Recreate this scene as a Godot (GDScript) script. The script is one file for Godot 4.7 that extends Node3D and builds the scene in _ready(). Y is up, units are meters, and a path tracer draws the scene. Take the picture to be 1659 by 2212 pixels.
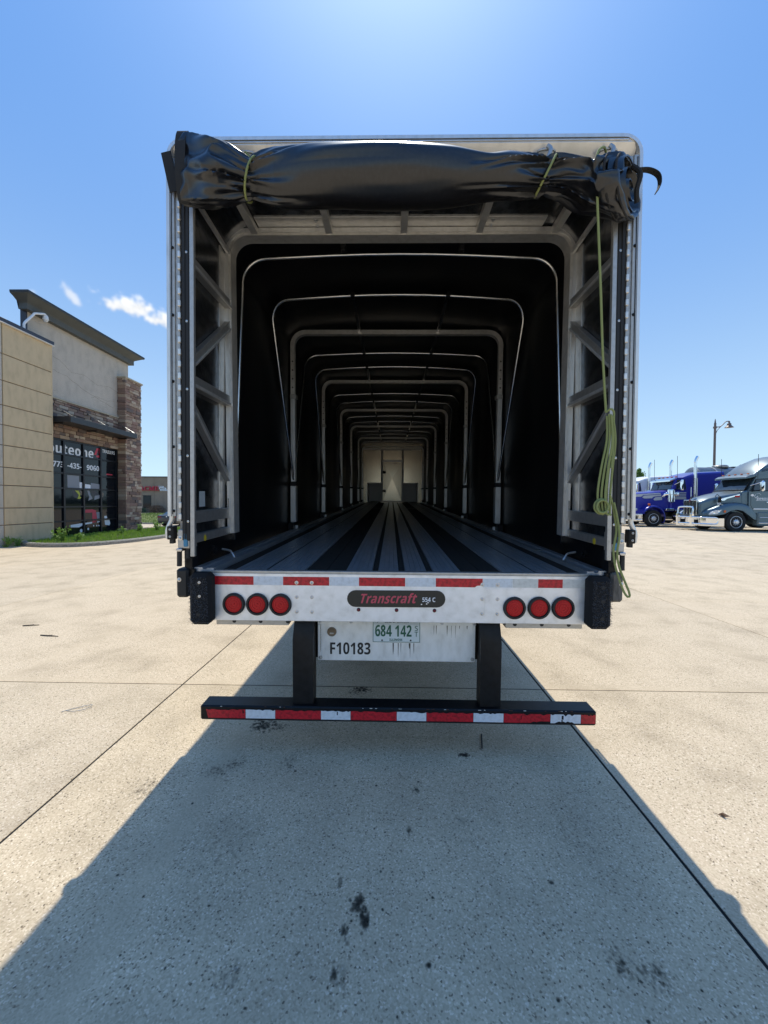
extends Node3D

const EYE := Vector3(-0.045, 1.55, 2.42)
const DECK := 1.142
const SUN_HEIGHT := 62.0
const SUN_TURN := 0.9

var mats := {}
var texs := {}
var used := {}
var rng := RandomNumberGenerator.new()
var tilt: Transform3D


func _ready() -> void:
	rng.seed = 41
	tilt = Transform3D(Basis(Vector3.RIGHT, deg_to_rad(1.8)), Vector3(0, DECK, 0))
	make_camera()
	make_light()
	make_textures()
	make_materials()
	make_ground()
	make_trailer()
	make_enclosure()
	make_curtain()
	make_ropes()
	make_shop()
	make_planter()
	make_background_left()
	make_trucks()
	make_background_right()
	make_debris()


func make_camera() -> void:
	var cam := Camera3D.new()
	cam.name = "camera"
	cam.keep_aspect = Camera3D.KEEP_HEIGHT
	cam.fov = rad_to_deg(2.0 * atan(1106.0 / 890.0))
	cam.near = 0.05
	cam.far = 3000.0
	cam.basis = Basis(Vector3.UP, deg_to_rad(1.0)) * Basis(Vector3.RIGHT, deg_to_rad(-1.22)) * Basis(Vector3.BACK, deg_to_rad(0.4))
	cam.position = EYE
	add_child(cam)
	cam.current = true


func sun_towards() -> Vector3:
	var e := deg_to_rad(SUN_HEIGHT)
	var t := deg_to_rad(SUN_TURN)
	return Vector3(sin(t) * cos(e), sin(e), -cos(t) * cos(e))


func make_light() -> void:
	var sun := DirectionalLight3D.new()
	sun.name = "sun"
	sun.light_energy = 1.1
	sun.light_color = Color(1.0, 0.98, 0.925)
	sun.light_angular_distance = 0.53
	sun.shadow_enabled = true
	add_child(sun)
	sun.look_at_from_position(sun_towards() * 50.0, Vector3.ZERO, Vector3.RIGHT)
	var env := Environment.new()
	env.background_mode = Environment.BG_SKY
	env.tonemap_mode = Environment.TONE_MAPPER_LINEAR
	env.tonemap_exposure = 1.22
	env.sdfgi_enabled = true
	env.ssao_enabled = true
	env.ssil_enabled = true
	var pm := PanoramaSkyMaterial.new()
	pm.panorama = sky_picture()
	var sky := Sky.new()
	sky.sky_material = pm
	env.sky = sky
	var we := WorldEnvironment.new()
	we.name = "world_environment"
	we.environment = env
	add_child(we)


func sky_dir(u: float, v: float) -> Vector3:
	var a := u * TAU
	var t := v * PI
	return Vector3(sin(a) * sin(t), cos(t), -cos(a) * sin(t))


# clear summer air: blue overhead, pale at the horizon, a bright aureole round the sun; a few fair-weather clouds low down
func sky_picture() -> ImageTexture:
	var w := 512
	var h := 256
	var im := Image.create(w, h, false, Image.FORMAT_RGBF)
	var s := sun_towards()
	var deep := Vector3(0.066, 0.235, 0.645)
	var pale := Vector3(0.57, 0.78, 0.915)
	for y in h:
		for x in w:
			var d := sky_dir((x + 0.5) / w, (y + 0.5) / h)
			var up := clampf(d.y, 0.0, 1.0)
			var k := pow(1.0 - up, 2.6)
			var c := deep.lerp(pale, clampf(k * 1.05, 0.0, 1.0))
			var g := rad_to_deg(acos(clampf(d.dot(s), -1.0, 1.0)))
			c += Vector3(0.95, 0.92, 0.75) * exp(-g / 8.5) + Vector3(0.24, 0.30, 0.30) * exp(-g / 19.0)
			im.set_pixel(x, y, Color(c.x, c.y, c.z))
	var wide := Image.create(w + 32, h, false, Image.FORMAT_RGBF)   # wrapped round, so that no seam shows
	wide.blit_rect(im, Rect2i(0, 0, w, h), Vector2i(16, 0))
	wide.blit_rect(im, Rect2i(w - 16, 0, 16, h), Vector2i(0, 0))
	wide.blit_rect(im, Rect2i(0, 0, 16, h), Vector2i(w + 16, 0))
	wide.resize((w + 32) * 4, h * 4, Image.INTERPOLATE_CUBIC)
	im = wide.get_region(Rect2i(64, 0, 2048, 1024))
	var puff := FastNoiseLite.new()
	puff.seed = 7
	puff.noise_type = FastNoiseLite.TYPE_SIMPLEX_SMOOTH
	puff.fractal_type = FastNoiseLite.FRACTAL_FBM
	puff.fractal_octaves = 5
	puff.frequency = 1.0
	# turn, height, half-width, half-height (degrees), thickness, lean
	var clouds := [[-33.1, 21.6, 2.9, 1.0, 1.1, -0.02], [-31.6, 21.9, 1.5, 1.0, 1.0, 0.0], [-29.4, 20.9, 1.9, 1.1, 1.0, -0.1], [-38.0, 21.5, 0.8, 0.85, 0.65, -0.7], [-41.5, 20.6, 0.5, 0.45, 0.4, 0.4], [-64.0, 17.0, 6.0, 1.6, 0.9, 0.0], [-118.0, 15.0, 7.0, 2.0, 1.0, 0.05], [150.0, 18.0, 6.0, 1.7, 1.0, 0.0], [96.0, 14.0, 6.0, 1.6, 0.9, 0.0]]
	for c: Array in clouds:
		var reach_x: float = c[2] * 1.7
		var reach_y: float = c[3] * 2.2
		for py in range(int((90.0 - c[1] - reach_y) / 180.0 * 1024), int((90.0 - c[1] + reach_y) / 180.0 * 1024)):
			for px in range(int((c[0] - reach_x) / 360.0 * 2048), int((c[0] + reach_x) / 360.0 * 2048)):
				var dx: float = (px + 0.5) / 2048.0 * 360.0 - c[0]
				var dy: float = 90.0 - (py + 0.5) / 1024.0 * 180.0 - c[1] - dx * c[5]
				var flat: float = dy * (1.6 if dy < 0.0 else 1.0)
				var r := sqrt(pow(dx / c[2], 2.0) + pow(flat / c[3], 2.0))
				var n := puff.get_noise_2d((dx + c[0]) * 0.42, (dy + c[1] * 3.0) * 0.55) + 0.45 * puff.get_noise_2d(dx * 1.5 + 40.0, dy * 1.7)
				var a := clampf((1.1 - r + n * 0.75) * 1.25, 0.0, 1.0)
				a = smoothstep(0.0, 1.0, a) * float(c[4])
				if a > 0.0:
					var lit: float = clampf(0.82 + 0.14 * dy / c[3] + n * 0.12, 0.62, 1.05)
					var cc := Color(lit * 0.97, lit * 0.985, lit)
					px = posmod(px, 2048)
					im.set_pixel(px, py, im.get_pixel(px, py).lerp(cc, clampf(a, 0.0, 1.0)))
	return ImageTexture.create_from_image(im)


# ---------------------------------------------------------------- shapes: flat lists of triangles
class Sh:
	var v := PackedVector3Array()
	var n := PackedVector3Array()

	func add(t: PackedVector3Array, crease := 40.0) -> Sh:
		var vol := 0.0
		var mid := Vector3.ZERO
		for p in t:
			mid += p
		mid /= maxf(t.size(), 1.0)
		for i in range(0, t.size(), 3):
			vol += (t[i] - mid).dot((t[i + 1] - mid).cross(t[i + 2] - mid))
		if vol > 0.0:
			for i in range(0, t.size(), 3):
				var s := t[i + 1]
				t[i + 1] = t[i + 2]
				t[i + 2] = s
		var k := t.size() / 3
		var fn := PackedVector3Array()
		fn.resize(k)
		var at := {}
		for i in k:
			fn[i] = (t[i * 3 + 2] - t[i * 3]).cross(t[i * 3 + 1] - t[i * 3])
			for j in 3:
				var key := Vector3i((t[i * 3 + j] * 4000.0).round())
				if at.has(key):
					at[key].append(i)
				else:
					at[key] = [i]
		var lim := cos(deg_to_rad(crease))
		for i in k:
			if fn[i].length_squared() < 1e-18:
				continue
			var own := fn[i].normalized()
			for j in 3:
				var sum := Vector3.ZERO
				for f: int in at[Vector3i((t[i * 3 + j] * 4000.0).round())]:
					if fn[f].normalized().dot(own) >= lim:
						sum += fn[f]
				v.append(t[i * 3 + j])
				n.append(sum.normalized() if sum.length_squared() > 1e-18 else own)
		return self

	func mesh(m: Material = null) -> ArrayMesh:
		var a := []
		a.resize(Mesh.ARRAY_MAX)
		a[Mesh.ARRAY_VERTEX] = v
		a[Mesh.ARRAY_NORMAL] = n
		var out := ArrayMesh.new()
		out.add_surface_from_arrays(Mesh.PRIMITIVE_TRIANGLES, a)
		if m:
			out.surface_set_material(0, m)
		return out


func q4(o: PackedVector3Array, a: Vector3, b: Vector3, c: Vector3, d: Vector3) -> void:
	o.append_array([a, b, c, a, c, d])


func outward(o: PackedVector3Array, mid: Vector3) -> PackedVector3Array:
	for i in range(0, o.size(), 3):
		if (o[i + 1] - o[i]).cross(o[i + 2] - o[i]).dot((o[i] + o[i + 1] + o[i + 2]) / 3.0 - mid) < 0.0:
			var s := o[i + 1]
			o[i + 1] = o[i + 2]
			o[i + 2] = s
	return o


func moved(t: PackedVector3Array, x: Transform3D) -> PackedVector3Array:
	return x * t


func bx(c: Vector3, s: Vector3, ch := 0.0) -> PackedVector3Array:
	var o := PackedVector3Array()
	var h := s * 0.5
	ch = minf(ch, minf(h.x, minf(h.y, h.z)) * 0.9)
	if ch <= 0.0:
		var p := []
		for i in 8:
			p.append(Vector3(h.x * (1 if i & 1 else -1), h.y * (1 if i & 2 else -1), h.z * (1 if i & 4 else -1)))
		for f: Array in [[0, 1, 3, 2], [4, 5, 7, 6], [0, 1, 5, 4], [2, 3, 7, 6], [0, 2, 6, 4], [1, 3, 7, 5]]:
			q4(o, p[f[0]], p[f[1]], p[f[2]], p[f[3]])
	else:
		var k := h - Vector3.ONE * ch
		var pt := func(sx: int, sy: int, sz: int, ax: int) -> Vector3:
			return Vector3(sx * (h.x if ax == 0 else k.x), sy * (h.y if ax == 1 else k.y), sz * (h.z if ax == 2 else k.z))
		for s1: int in [-1, 1]:
			q4(o, pt.call(s1, -1, -1, 0), pt.call(s1, 1, -1, 0), pt.call(s1, 1, 1, 0), pt.call(s1, -1, 1, 0))
			q4(o, pt.call(-1, s1, -1, 1), pt.call(1, s1, -1, 1), pt.call(1, s1, 1, 1), pt.call(-1, s1, 1, 1))
			q4(o, pt.call(-1, -1, s1, 2), pt.call(1, -1, s1, 2), pt.call(1, 1, s1, 2), pt.call(-1, 1, s1, 2))
			for s2: int in [-1, 1]:
				q4(o, pt.call(s1, s2, -1, 0), pt.call(s1, s2, 1, 0), pt.call(s1, s2, 1, 1), pt.call(s1, s2, -1, 1))
				q4(o, pt.call(s1, -1, s2, 0), pt.call(s1, 1, s2, 0), pt.call(s1, 1, s2, 2), pt.call(s1, -1, s2, 2))
				q4(o, pt.call(-1, s1, s2, 1), pt.call(1, s1, s2, 1), pt.call(1, s1, s2, 2), pt.call(-1, s1, s2, 2))
				for s3: int in [-1, 1]:
					o.append_array([pt.call(s1, s2, s3, 0), pt.call(s1, s2, s3, 1), pt.call(s1, s2, s3, 2)])
	outward(o, Vector3.ZERO)
	return Transform3D(Basis(), c) * o


# a box between two corners
func bb(x0: float, y0: float, z0: float, x1: float, y1: float, z1: float, ch := 0.0) -> PackedVector3Array:
	return bx(Vector3((x0 + x1) / 2, (y0 + y1) / 2, (z0 + z1) / 2), Vector3(absf(x1 - x0), absf(y1 - y0), absf(z1 - z0)), ch)


# a bar of rectangular section from a to b
func bar(a: Vector3, b: Vector3, wide: float, deep: float, up := Vector3.UP, ch := 0.0) -> PackedVector3Array:
	var t := (b - a).normalized()
	var s := up.cross(t).normalized()
	var u := t.cross(s)
	return Transform3D(Basis(s, u, t), (a + b) / 2) * bx(Vector3.ZERO, Vector3(wide, deep, (b - a).length()), ch)


func loft(rings: Array, caps := true, closed := true) -> PackedVector3Array:
	var o := PackedVector3Array()
	var m: int = rings[0].size()
	for i in rings.size() - 1:
		for j in (m if closed else m - 1):
			var k := (j + 1) % m
			var a: Vector3 = rings[i][j]
			var b: Vector3 = rings[i][k]
			var c: Vector3 = rings[i + 1][k]
			var d: Vector3 = rings[i + 1][j]
			o.append_array([a, b, c, a, c, d])
	if caps:
		for e in 2:
			var r: PackedVector3Array = rings[0] if e == 0 else rings[rings.size() - 1]
			var mid := Vector3.ZERO
			for p in r:
				mid += p
			mid /= r.size()
			for j in m:
				if e == 0:
					o.append_array([mid, r[(j + 1) % m], r[j]])
				else:
					o.append_array([mid, r[j], r[(j + 1) % m]])
	return o


func tube(pts: Array, rad: Variant, m := 8, caps := true) -> PackedVector3Array:
	var rings := []
	var side := Vector3.ZERO
	for i in pts.size():
		var t: Vector3 = (pts[mini(i + 1, pts.size() - 1)] - pts[maxi(i - 1, 0)]).normalized()
		if side == Vector3.ZERO:
			side = t.cross(Vector3.UP if absf(t.y) < 0.9 else Vector3.RIGHT).normalized()
		else:
			side = (side - t * side.dot(t)).normalized()
		var u := t.cross(side)
		var r: float = rad[i] if rad is Array else rad
		var ring := PackedVector3Array()
		for j in m:
			var a := TAU * j / m
			ring.append(pts[i] + (side * cos(a) + u * sin(a)) * r)
		rings.append(ring)
	return loft(rings, caps)


# a profile (x = sideways, y = along up) swept along a path; up is a fixed direction across the path
func sweep(prof: PackedVector2Array, pts: Array, up: Vector3, caps := true) -> PackedVector3Array:
	var rings := []
	for i in pts.size():
		var t0: Vector3 = (pts[i] - pts[maxi(i - 1, 0)]).normalized()
		var t1: Vector3 = (pts[mini(i + 1, pts.size() - 1)] - pts[i]).normalized()
		if i == 0:
			t0 = t1
		if i == pts.size() - 1:
			t1 = t0
		var t := (t0 + t1).normalized()
		var s := t.cross(up).normalized() / maxf(0.35, t.dot(t1))
		var ring := PackedVector3Array()
		for p in prof:
			ring.append(pts[i] + s * p.x + up * p.y)
		rings.append(ring)
	return loft(rings, caps)


func rect(w: float, h: float) -> PackedVector2Array:
	return PackedVector2Array([Vector2(-w / 2, -h / 2), Vector2(w / 2, -h / 2), Vector2(w / 2, h / 2), Vector2(-w / 2, h / 2)])


func smooth(pts: Array, step := 0.05) -> Array:
	var c := Curve3D.new()
	for i in pts.size():
		var t: Vector3 = (pts[mini(i + 1, pts.size() - 1)] - pts[maxi(i - 1, 0)]) / 6.0
		c.add_point(pts[i], -t, t)
	c.bake_interval = step
	return Array(c.get_baked_points())


# an outline in x and y, from z0 to z1
func prism(poly: PackedVector2Array, z0: float, z1: float) -> PackedVector3Array:
	var o := PackedVector3Array()
	if Geometry2D.is_polygon_clockwise(poly):
		poly.reverse()
	var ix := Geometry2D.triangulate_polygon(poly)
	for i in range(0, ix.size(), 3):
		var a := poly[ix[i]]
		var b := poly[ix[i + 1]]
		var c := poly[ix[i + 2]]
		if (b - a).cross(c - a) < 0.0:
			var s := b
			b = c
			c = s
		var lo := minf(z0, z1)
		var hi := maxf(z0, z1)
		o.append_array([Vector3(a.x, a.y, hi), Vector3(b.x, b.y, hi), Vector3(c.x, c.y, hi)])
		o.append_array([Vector3(a.x, a.y, lo), Vector3(c.x, c.y, lo), Vector3(b.x, b.y, lo)])
	var l := minf(z0, z1)
	var h := maxf(z0, z1)
	for i in poly.size():
		var a := poly[i]
		var b := poly[(i + 1) % poly.size()]
		o.append_array([Vector3(a.x, a.y, l), Vector3(b.x, b.y, l), Vector3(b.x, b.y, h), Vector3(a.x, a.y, l), Vector3(b.x, b.y, h), Vector3(a.x, a.y, h)])
	return o


# a profile of (radius, height) points turned about y
func lathe(prof: Array, m := 24) -> PackedVector3Array:
	var rings := []
	for p: Vector2 in prof:
		var ring := PackedVector3Array()
		for j in m:
			var a := TAU * j / m
			ring.append(Vector3(cos(a) * p.x, p.y, sin(a) * p.x))
		rings.append(ring)
	return loft(rings, true)


func facing(at: Vector3, towards: Vector3) -> Transform3D:   # turns y to a direction
	var y := towards.normalized()
	var x := y.cross(Vector3.UP if absf(y.y) < 0.95 else Vector3.RIGHT).normalized()
	return Transform3D(Basis(x, y, x.cross(y)), at)


func arc(c: Vector2, r: float, a0: float, a1: float, k: int) -> Array:
	var o := []
	for i in k + 1:
		var a := deg_to_rad(lerpf(a0, a1, float(i) / k))
		o.append(c + Vector2(cos(a), sin(a)) * r)
	return o


# ---------------------------------------------------------------- nodes
func numbered(called: String) -> String:
	used[called] = used.get(called, -1) + 1
	return called if used[called] == 0 else "%s_%03d" % [called, used[called]]


func obj(called: String, s: Variant, m: Material, parent: Node = null, x := Transform3D()) -> MeshInstance3D:
	var o := MeshInstance3D.new()
	o.mesh = s.mesh() if s is Sh else s
	o.material_override = m
	o.transform = x
	if parent == null:
		o.name = numbered(called)
		add_child(o)
	else:
		o.name = called
		parent.add_child(o, true)
	return o


func part(called: String, t: PackedVector3Array, m: Material, parent: Node, crease := 40.0) -> MeshInstance3D:
	return obj(called, Sh.new().add(t, crease), m, parent)


func thing(called: String, label: String, category: String, x := Transform3D(), group := "") -> Node3D:
	var o := Node3D.new()
	o.name = numbered(called)
	o.transform = x
	add_child(o)
	return tag(o, label, category, group)


func tag(o: Node3D, label: String, category: String, group := "") -> Node3D:
	o.set_meta("label", label)
	if category:
		o.set_meta("category", category)
	if group:
		o.set_meta("group", group)
	return o


func kind(o: Node, k: String) -> Node:
	o.set_meta("kind", k)
	return o


func holder(called: String, parent: Node, x := Transform3D()) -> Node3D:
	var o := Node3D.new()
	o.name = called
	o.transform = x
	parent.add_child(o, true)
	return o


func words(called: String, said: String, tall: float, m: Material, parent: Node, x: Transform3D, bold := true, wide := 1.0, serif := false, deep := 0.002) -> MeshInstance3D:
	var f := SystemFont.new()
	f.font_names = PackedStringArray(["Droid Serif" if serif else "Droid Sans"])
	f.font_weight = 700 if bold else 400
	var t := TextMesh.new()
	t.font = f
	t.text = said
	t.font_size = 64
	t.pixel_size = tall / (64.0 * 0.714)
	t.depth = deep
	t.curve_step = 2.0
	return obj(called, t, m, parent, x * Transform3D(Basis.from_scale(Vector3(wide, 1, 1)), Vector3.ZERO))


# ---------------------------------------------------------------- textures and materials
func ntex(key: String, size: int, freq: float, ramp: Array, kind_of := FastNoiseLite.TYPE_SIMPLEX_SMOOTH, octaves := 4, cell := -1, bumps := 0.0) -> NoiseTexture2D:
	if texs.has(key):
		return texs[key]
	var f := FastNoiseLite.new()
	f.seed = key.length() * 13 + 5
	f.noise_type = kind_of
	f.frequency = freq
	f.fractal_octaves = octaves
	f.fractal_type = FastNoiseLite.FRACTAL_FBM if octaves > 1 else FastNoiseLite.FRACTAL_NONE
	if cell >= 0:
		f.cellular_return_type = cell
		f.cellular_jitter = 1.0
	var t := NoiseTexture2D.new()
	t.width = size
	t.height = size
	t.seamless = true
	t.noise = f
	if bumps > 0.0:
		t.as_normal_map = true
		t.bump_strength = bumps
	if ramp:
		var g := Gradient.new()
		var off := PackedFloat32Array()
		var col := PackedColorArray()
		for r: Array in ramp:
			off.append(r[0])
			col.append(r[1] if r[1] is Color else Color(r[1], r[1], r[1]))
		g.offsets = off
		g.colors = col
		t.color_ramp = g
	texs[key] = t
	return t


# base colour in linear reflectance
func mat(key: String, c: Color, rough: float, metal := 0.0, more := {}) -> StandardMaterial3D:
	if mats.has(key):
		return mats[key]
	var m := StandardMaterial3D.new()
	m.resource_name = key
	m.albedo_color = c.linear_to_srgb()
	m.roughness = rough
	m.metallic = metal
	for k: String in more:
		m.set(k, more[k])
	mats[key] = m
	return m


func grained(key: String, c: Color, rough: float, metal: float, tex: Texture2D, scale: Vector3, more := {}) -> StandardMaterial3D:
	var m := mat(key, c, rough, metal, more)
	m.albedo_texture = tex
	m.uv1_triplanar = true
	m.uv1_scale = scale
	return m


func make_textures() -> void:
	var S := FastNoiseLite.TYPE_SIMPLEX_SMOOTH
	var C := FastNoiseLite.TYPE_CELLULAR
	# exposed aggregate: one tone to a pebble, mostly buff, some pale, a few near black
	ntex("pebbles", 2048, 0.19, [[0.0, Color(0.54, 0.52, 0.49)], [0.025, Color(0.68, 0.655, 0.61)], [0.07, Color(0.825, 0.80, 0.75)], [0.5, Color(0.883, 0.863, 0.818)], [0.89, Color(0.925, 0.91, 0.87)], [0.965, Color(0.99, 0.98, 0.955)], [1.0, Color(1, 1, 1)]], C, 1, FastNoiseLite.RETURN_CELL_VALUE)
	ntex("pebble_relief", 1024, 0.085, [], C, 1, FastNoiseLite.RETURN_DISTANCE)
	ntex("weather", 1024, 0.012, [[0.0, Color(0.86, 0.855, 0.845)], [0.32, Color(0.94, 0.937, 0.93)], [0.5, Color(0.975, 0.973, 0.968)], [1.0, Color(1, 1, 1)]], S, 7)
	ntex("cloudy", 512, 0.02, [[0.0, 0.62], [0.5, 0.88], [1.0, 1.0]], S, 5)
	ntex("render_coat", 512, 0.012, [[0.0, 0.90], [0.45, 0.965], [1.0, 1.0]], S, 6)
	ntex("gritty", 512, 0.12, [[0.0, 0.55], [0.5, 0.9], [1.0, 1.0]], S, 3)
	ntex("metal_film", 512, 0.018, [[0.0, Color(0.90, 0.895, 0.885)], [0.35, Color(0.955, 0.955, 0.95)], [0.7, Color(0.985, 0.985, 0.985)], [1.0, Color(1, 1, 1)]], S, 7)
	ntex("dusty", 512, 0.03, [[0.0, 0.55], [0.5, 0.68], [0.68, 0.8], [1.0, 1.0]], S, 6)
	ntex("gloss_film", 512, 0.03, [[0.0, 0.55], [0.5, 0.8], [1.0, 1.0]], S, 5)
	ntex("ripple", 512, 0.012, [], S, 3, -1, 6.0)
	ntex("fine_bumps", 512, 0.15, [], S, 2, -1, 4.0)
	ntex("stone_face", 512, 0.03, [[0.0, 0.5], [0.5, 0.86], [1.0, 1.0]], S, 5)


func concrete(key: String, tone: Color, near_slab := false) -> StandardMaterial3D:
	var m := mat(key, tone, 0.86)
	m.albedo_texture = texs["pebbles"]
	m.uv1_triplanar = true
	m.uv1_world_triplanar = true
	m.uv1_scale = Vector3.ONE * 0.43
	m.metallic_specular = 0.35
	m.heightmap_enabled = false
	m.detail_enabled = true
	m.detail_blend_mode = BaseMaterial3D.BLEND_MODE_MUL
	m.detail_uv_layer = BaseMaterial3D.DETAIL_UV_2
	if near_slab:
		m.detail_albedo = stain_picture()
		m.texture_repeat = true
	else:
		m.detail_albedo = texs["weather"]
		m.uv2_triplanar = true
		m.uv2_world_triplanar = true
		m.uv2_scale = Vector3.ONE * 0.11
	return m


# oil drips and scuffs on the slab behind the trailer, where the photograph shows them; u runs with x, v with z
const SLAB := [-1.7995, -1.0165, 3.024, 3.51]   # x, z, width, depth

func stain_picture() -> ImageTexture:
	var n := 1024
	var f := FastNoiseLite.new()
	f.seed = 3
	f.frequency = 0.006
	f.fractal_octaves = 6
	var im := f.get_seamless_image(n, n)
	im.convert(Image.FORMAT_RGB8)
	var d := im.get_data()
	for i in range(0, d.size(), 3):
		var k := 0.92 + 0.08 * clampf((d[i] / 255.0 - 0.15) * 1.5, 0.0, 1.0)
		d[i] = int(k * 255)
		d[i + 1] = int(k * 254)
		d[i + 2] = int(k * 250)
	im = Image.create_from_data(n, n, false, Image.FORMAT_RGB8, d)
	var rag := FastNoiseLite.new()
	rag.seed = 11
	rag.frequency = 0.07
	rag.fractal_octaves = 4
	# x, z, half-width, half-depth, strength, raggedness
	var spots := [[-0.163, 0.868, 0.024, 0.042, 0.66, 0.8], [-0.135, 0.915, 0.018, 0.036, 0.66, 0.8], [-0.209, 0.965, 0.0165, 0.026, 0.5, 0.9], [-0.222, 1.10, 0.0165, 0.03, 0.4, 0.9], [-0.19, 1.10, 0.014, 0.05, 0.2, 1.2], [-0.244, 0.77, 0.01, 0.035, 0.4, 0.9],
		[-0.93, -0.40, 0.09, 0.08, 0.6, 1.3], [-0.80, -0.38, 0.05, 0.06, 0.5, 1.3], [-0.28, -0.98, 0.07, 0.07, 0.7, 1.2], [-0.33, -0.92, 0.06, 0.04, 0.5, 1.2], [0.091, 1.064, 0.012, 0.012, 1.0, 0.3],
		[-1.04, 0.09, 0.09, 0.08, 0.3, 1.2], [-0.95, 0.02, 0.06, 0.05, 0.25, 1.2], [-0.64, 0.01, 0.05, 0.10, 0.25, 1.4], [-1.36, 0.24, 0.08, 0.09, 0.35, 1.4], [0.74, 1.05, 0.05, 0.05, 0.4, 1.2], [0.84, 1.08, 0.06, 0.05, 0.4, 1.2], [-0.56, 1.12, 0.05, 0.06, 0.25, 1.2],
		[0.42, -0.1, 0.03, 0.02, 0.6, 1.0], [0.1, 0.22, 0.02, 0.02, 0.35, 1.2], [0.62, 0.75, 0.012, 0.012, 0.8, 0.5], [0.05, 0.5, 0.016, 0.03, 0.35, 1.2], [0.15, -0.28, 0.5, 0.025, 0.12, 1.6], [-0.2, -0.6, 0.1, 0.25, 0.12, 1.6], [0.35, 0.45, 0.2, 0.3, 0.12, 1.5], [-0.8, 0.6, 0.25, 0.3, 0.14, 1.5], [0.8, 0.5, 0.2, 0.25, 0.12, 1.5]]
	for k in 70:
		spots.append([rng.randf_range(-1.2, 1.2), rng.randf_range(0.0, 1.4), rng.randf_range(0.003, 0.008), rng.randf_range(0.003, 0.008), 0.85, 0.4])
	var drips := []
	for s: Array in spots:
		if s[2] < 0.016:
			drips.append(s)
			continue
		if s[2] > 0.09:
			s = [s[0], s[1], s[2], s[3], s[4] * 0.6, s[5]]
		drips.append([s[0], s[1], s[2] * 0.7, s[3] * 0.7, s[4] * 0.22, 1.0])
		for k in int(30 + 900.0 * s[2] * s[3] / 0.01 * 0.25):
			var w := rng.randf_range(0.002, 0.0075) * (1.0 if s[4] < 0.6 else 1.7)
			drips.append([s[0] + rng.randfn() * s[2] * 0.5, s[1] + rng.randfn() * s[3] * 0.5, w, w * rng.randf_range(0.8, 1.9), s[4] * rng.randf_range(0.25, 0.95), 0.35])
	for s: Array in drips:
		var cx: float = (s[0] - SLAB[0]) / SLAB[2] * n
		var cy: float = (s[1] - SLAB[1]) / SLAB[3] * n
		var rx: float = maxf(0.8, s[2] / SLAB[2] * n)
		var ry: float = maxf(0.8, s[3] / SLAB[3] * n)
		for y in range(maxi(0, int(cy - ry * 1.8)), mini(n, int(cy + ry * 1.8) + 2)):
			for x in range(maxi(0, int(cx - rx * 1.8)), mini(n, int(cx + rx * 1.8) + 2)):
				var r := sqrt(pow((x - cx) / rx, 2.0) + pow((y - cy) / ry, 2.0))
				var a: float = clampf((1.0 - r + rag.get_noise_2d(x, y) * 1.2 * s[5]) * 1.6, 0.0, 1.0) * s[4]
				if a > 0.0:
					im.set_pixel(x, y, im.get_pixel(x, y).lerp(Color(0.24, 0.245, 0.245), a))
	return ImageTexture.create_from_image(im)


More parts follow.
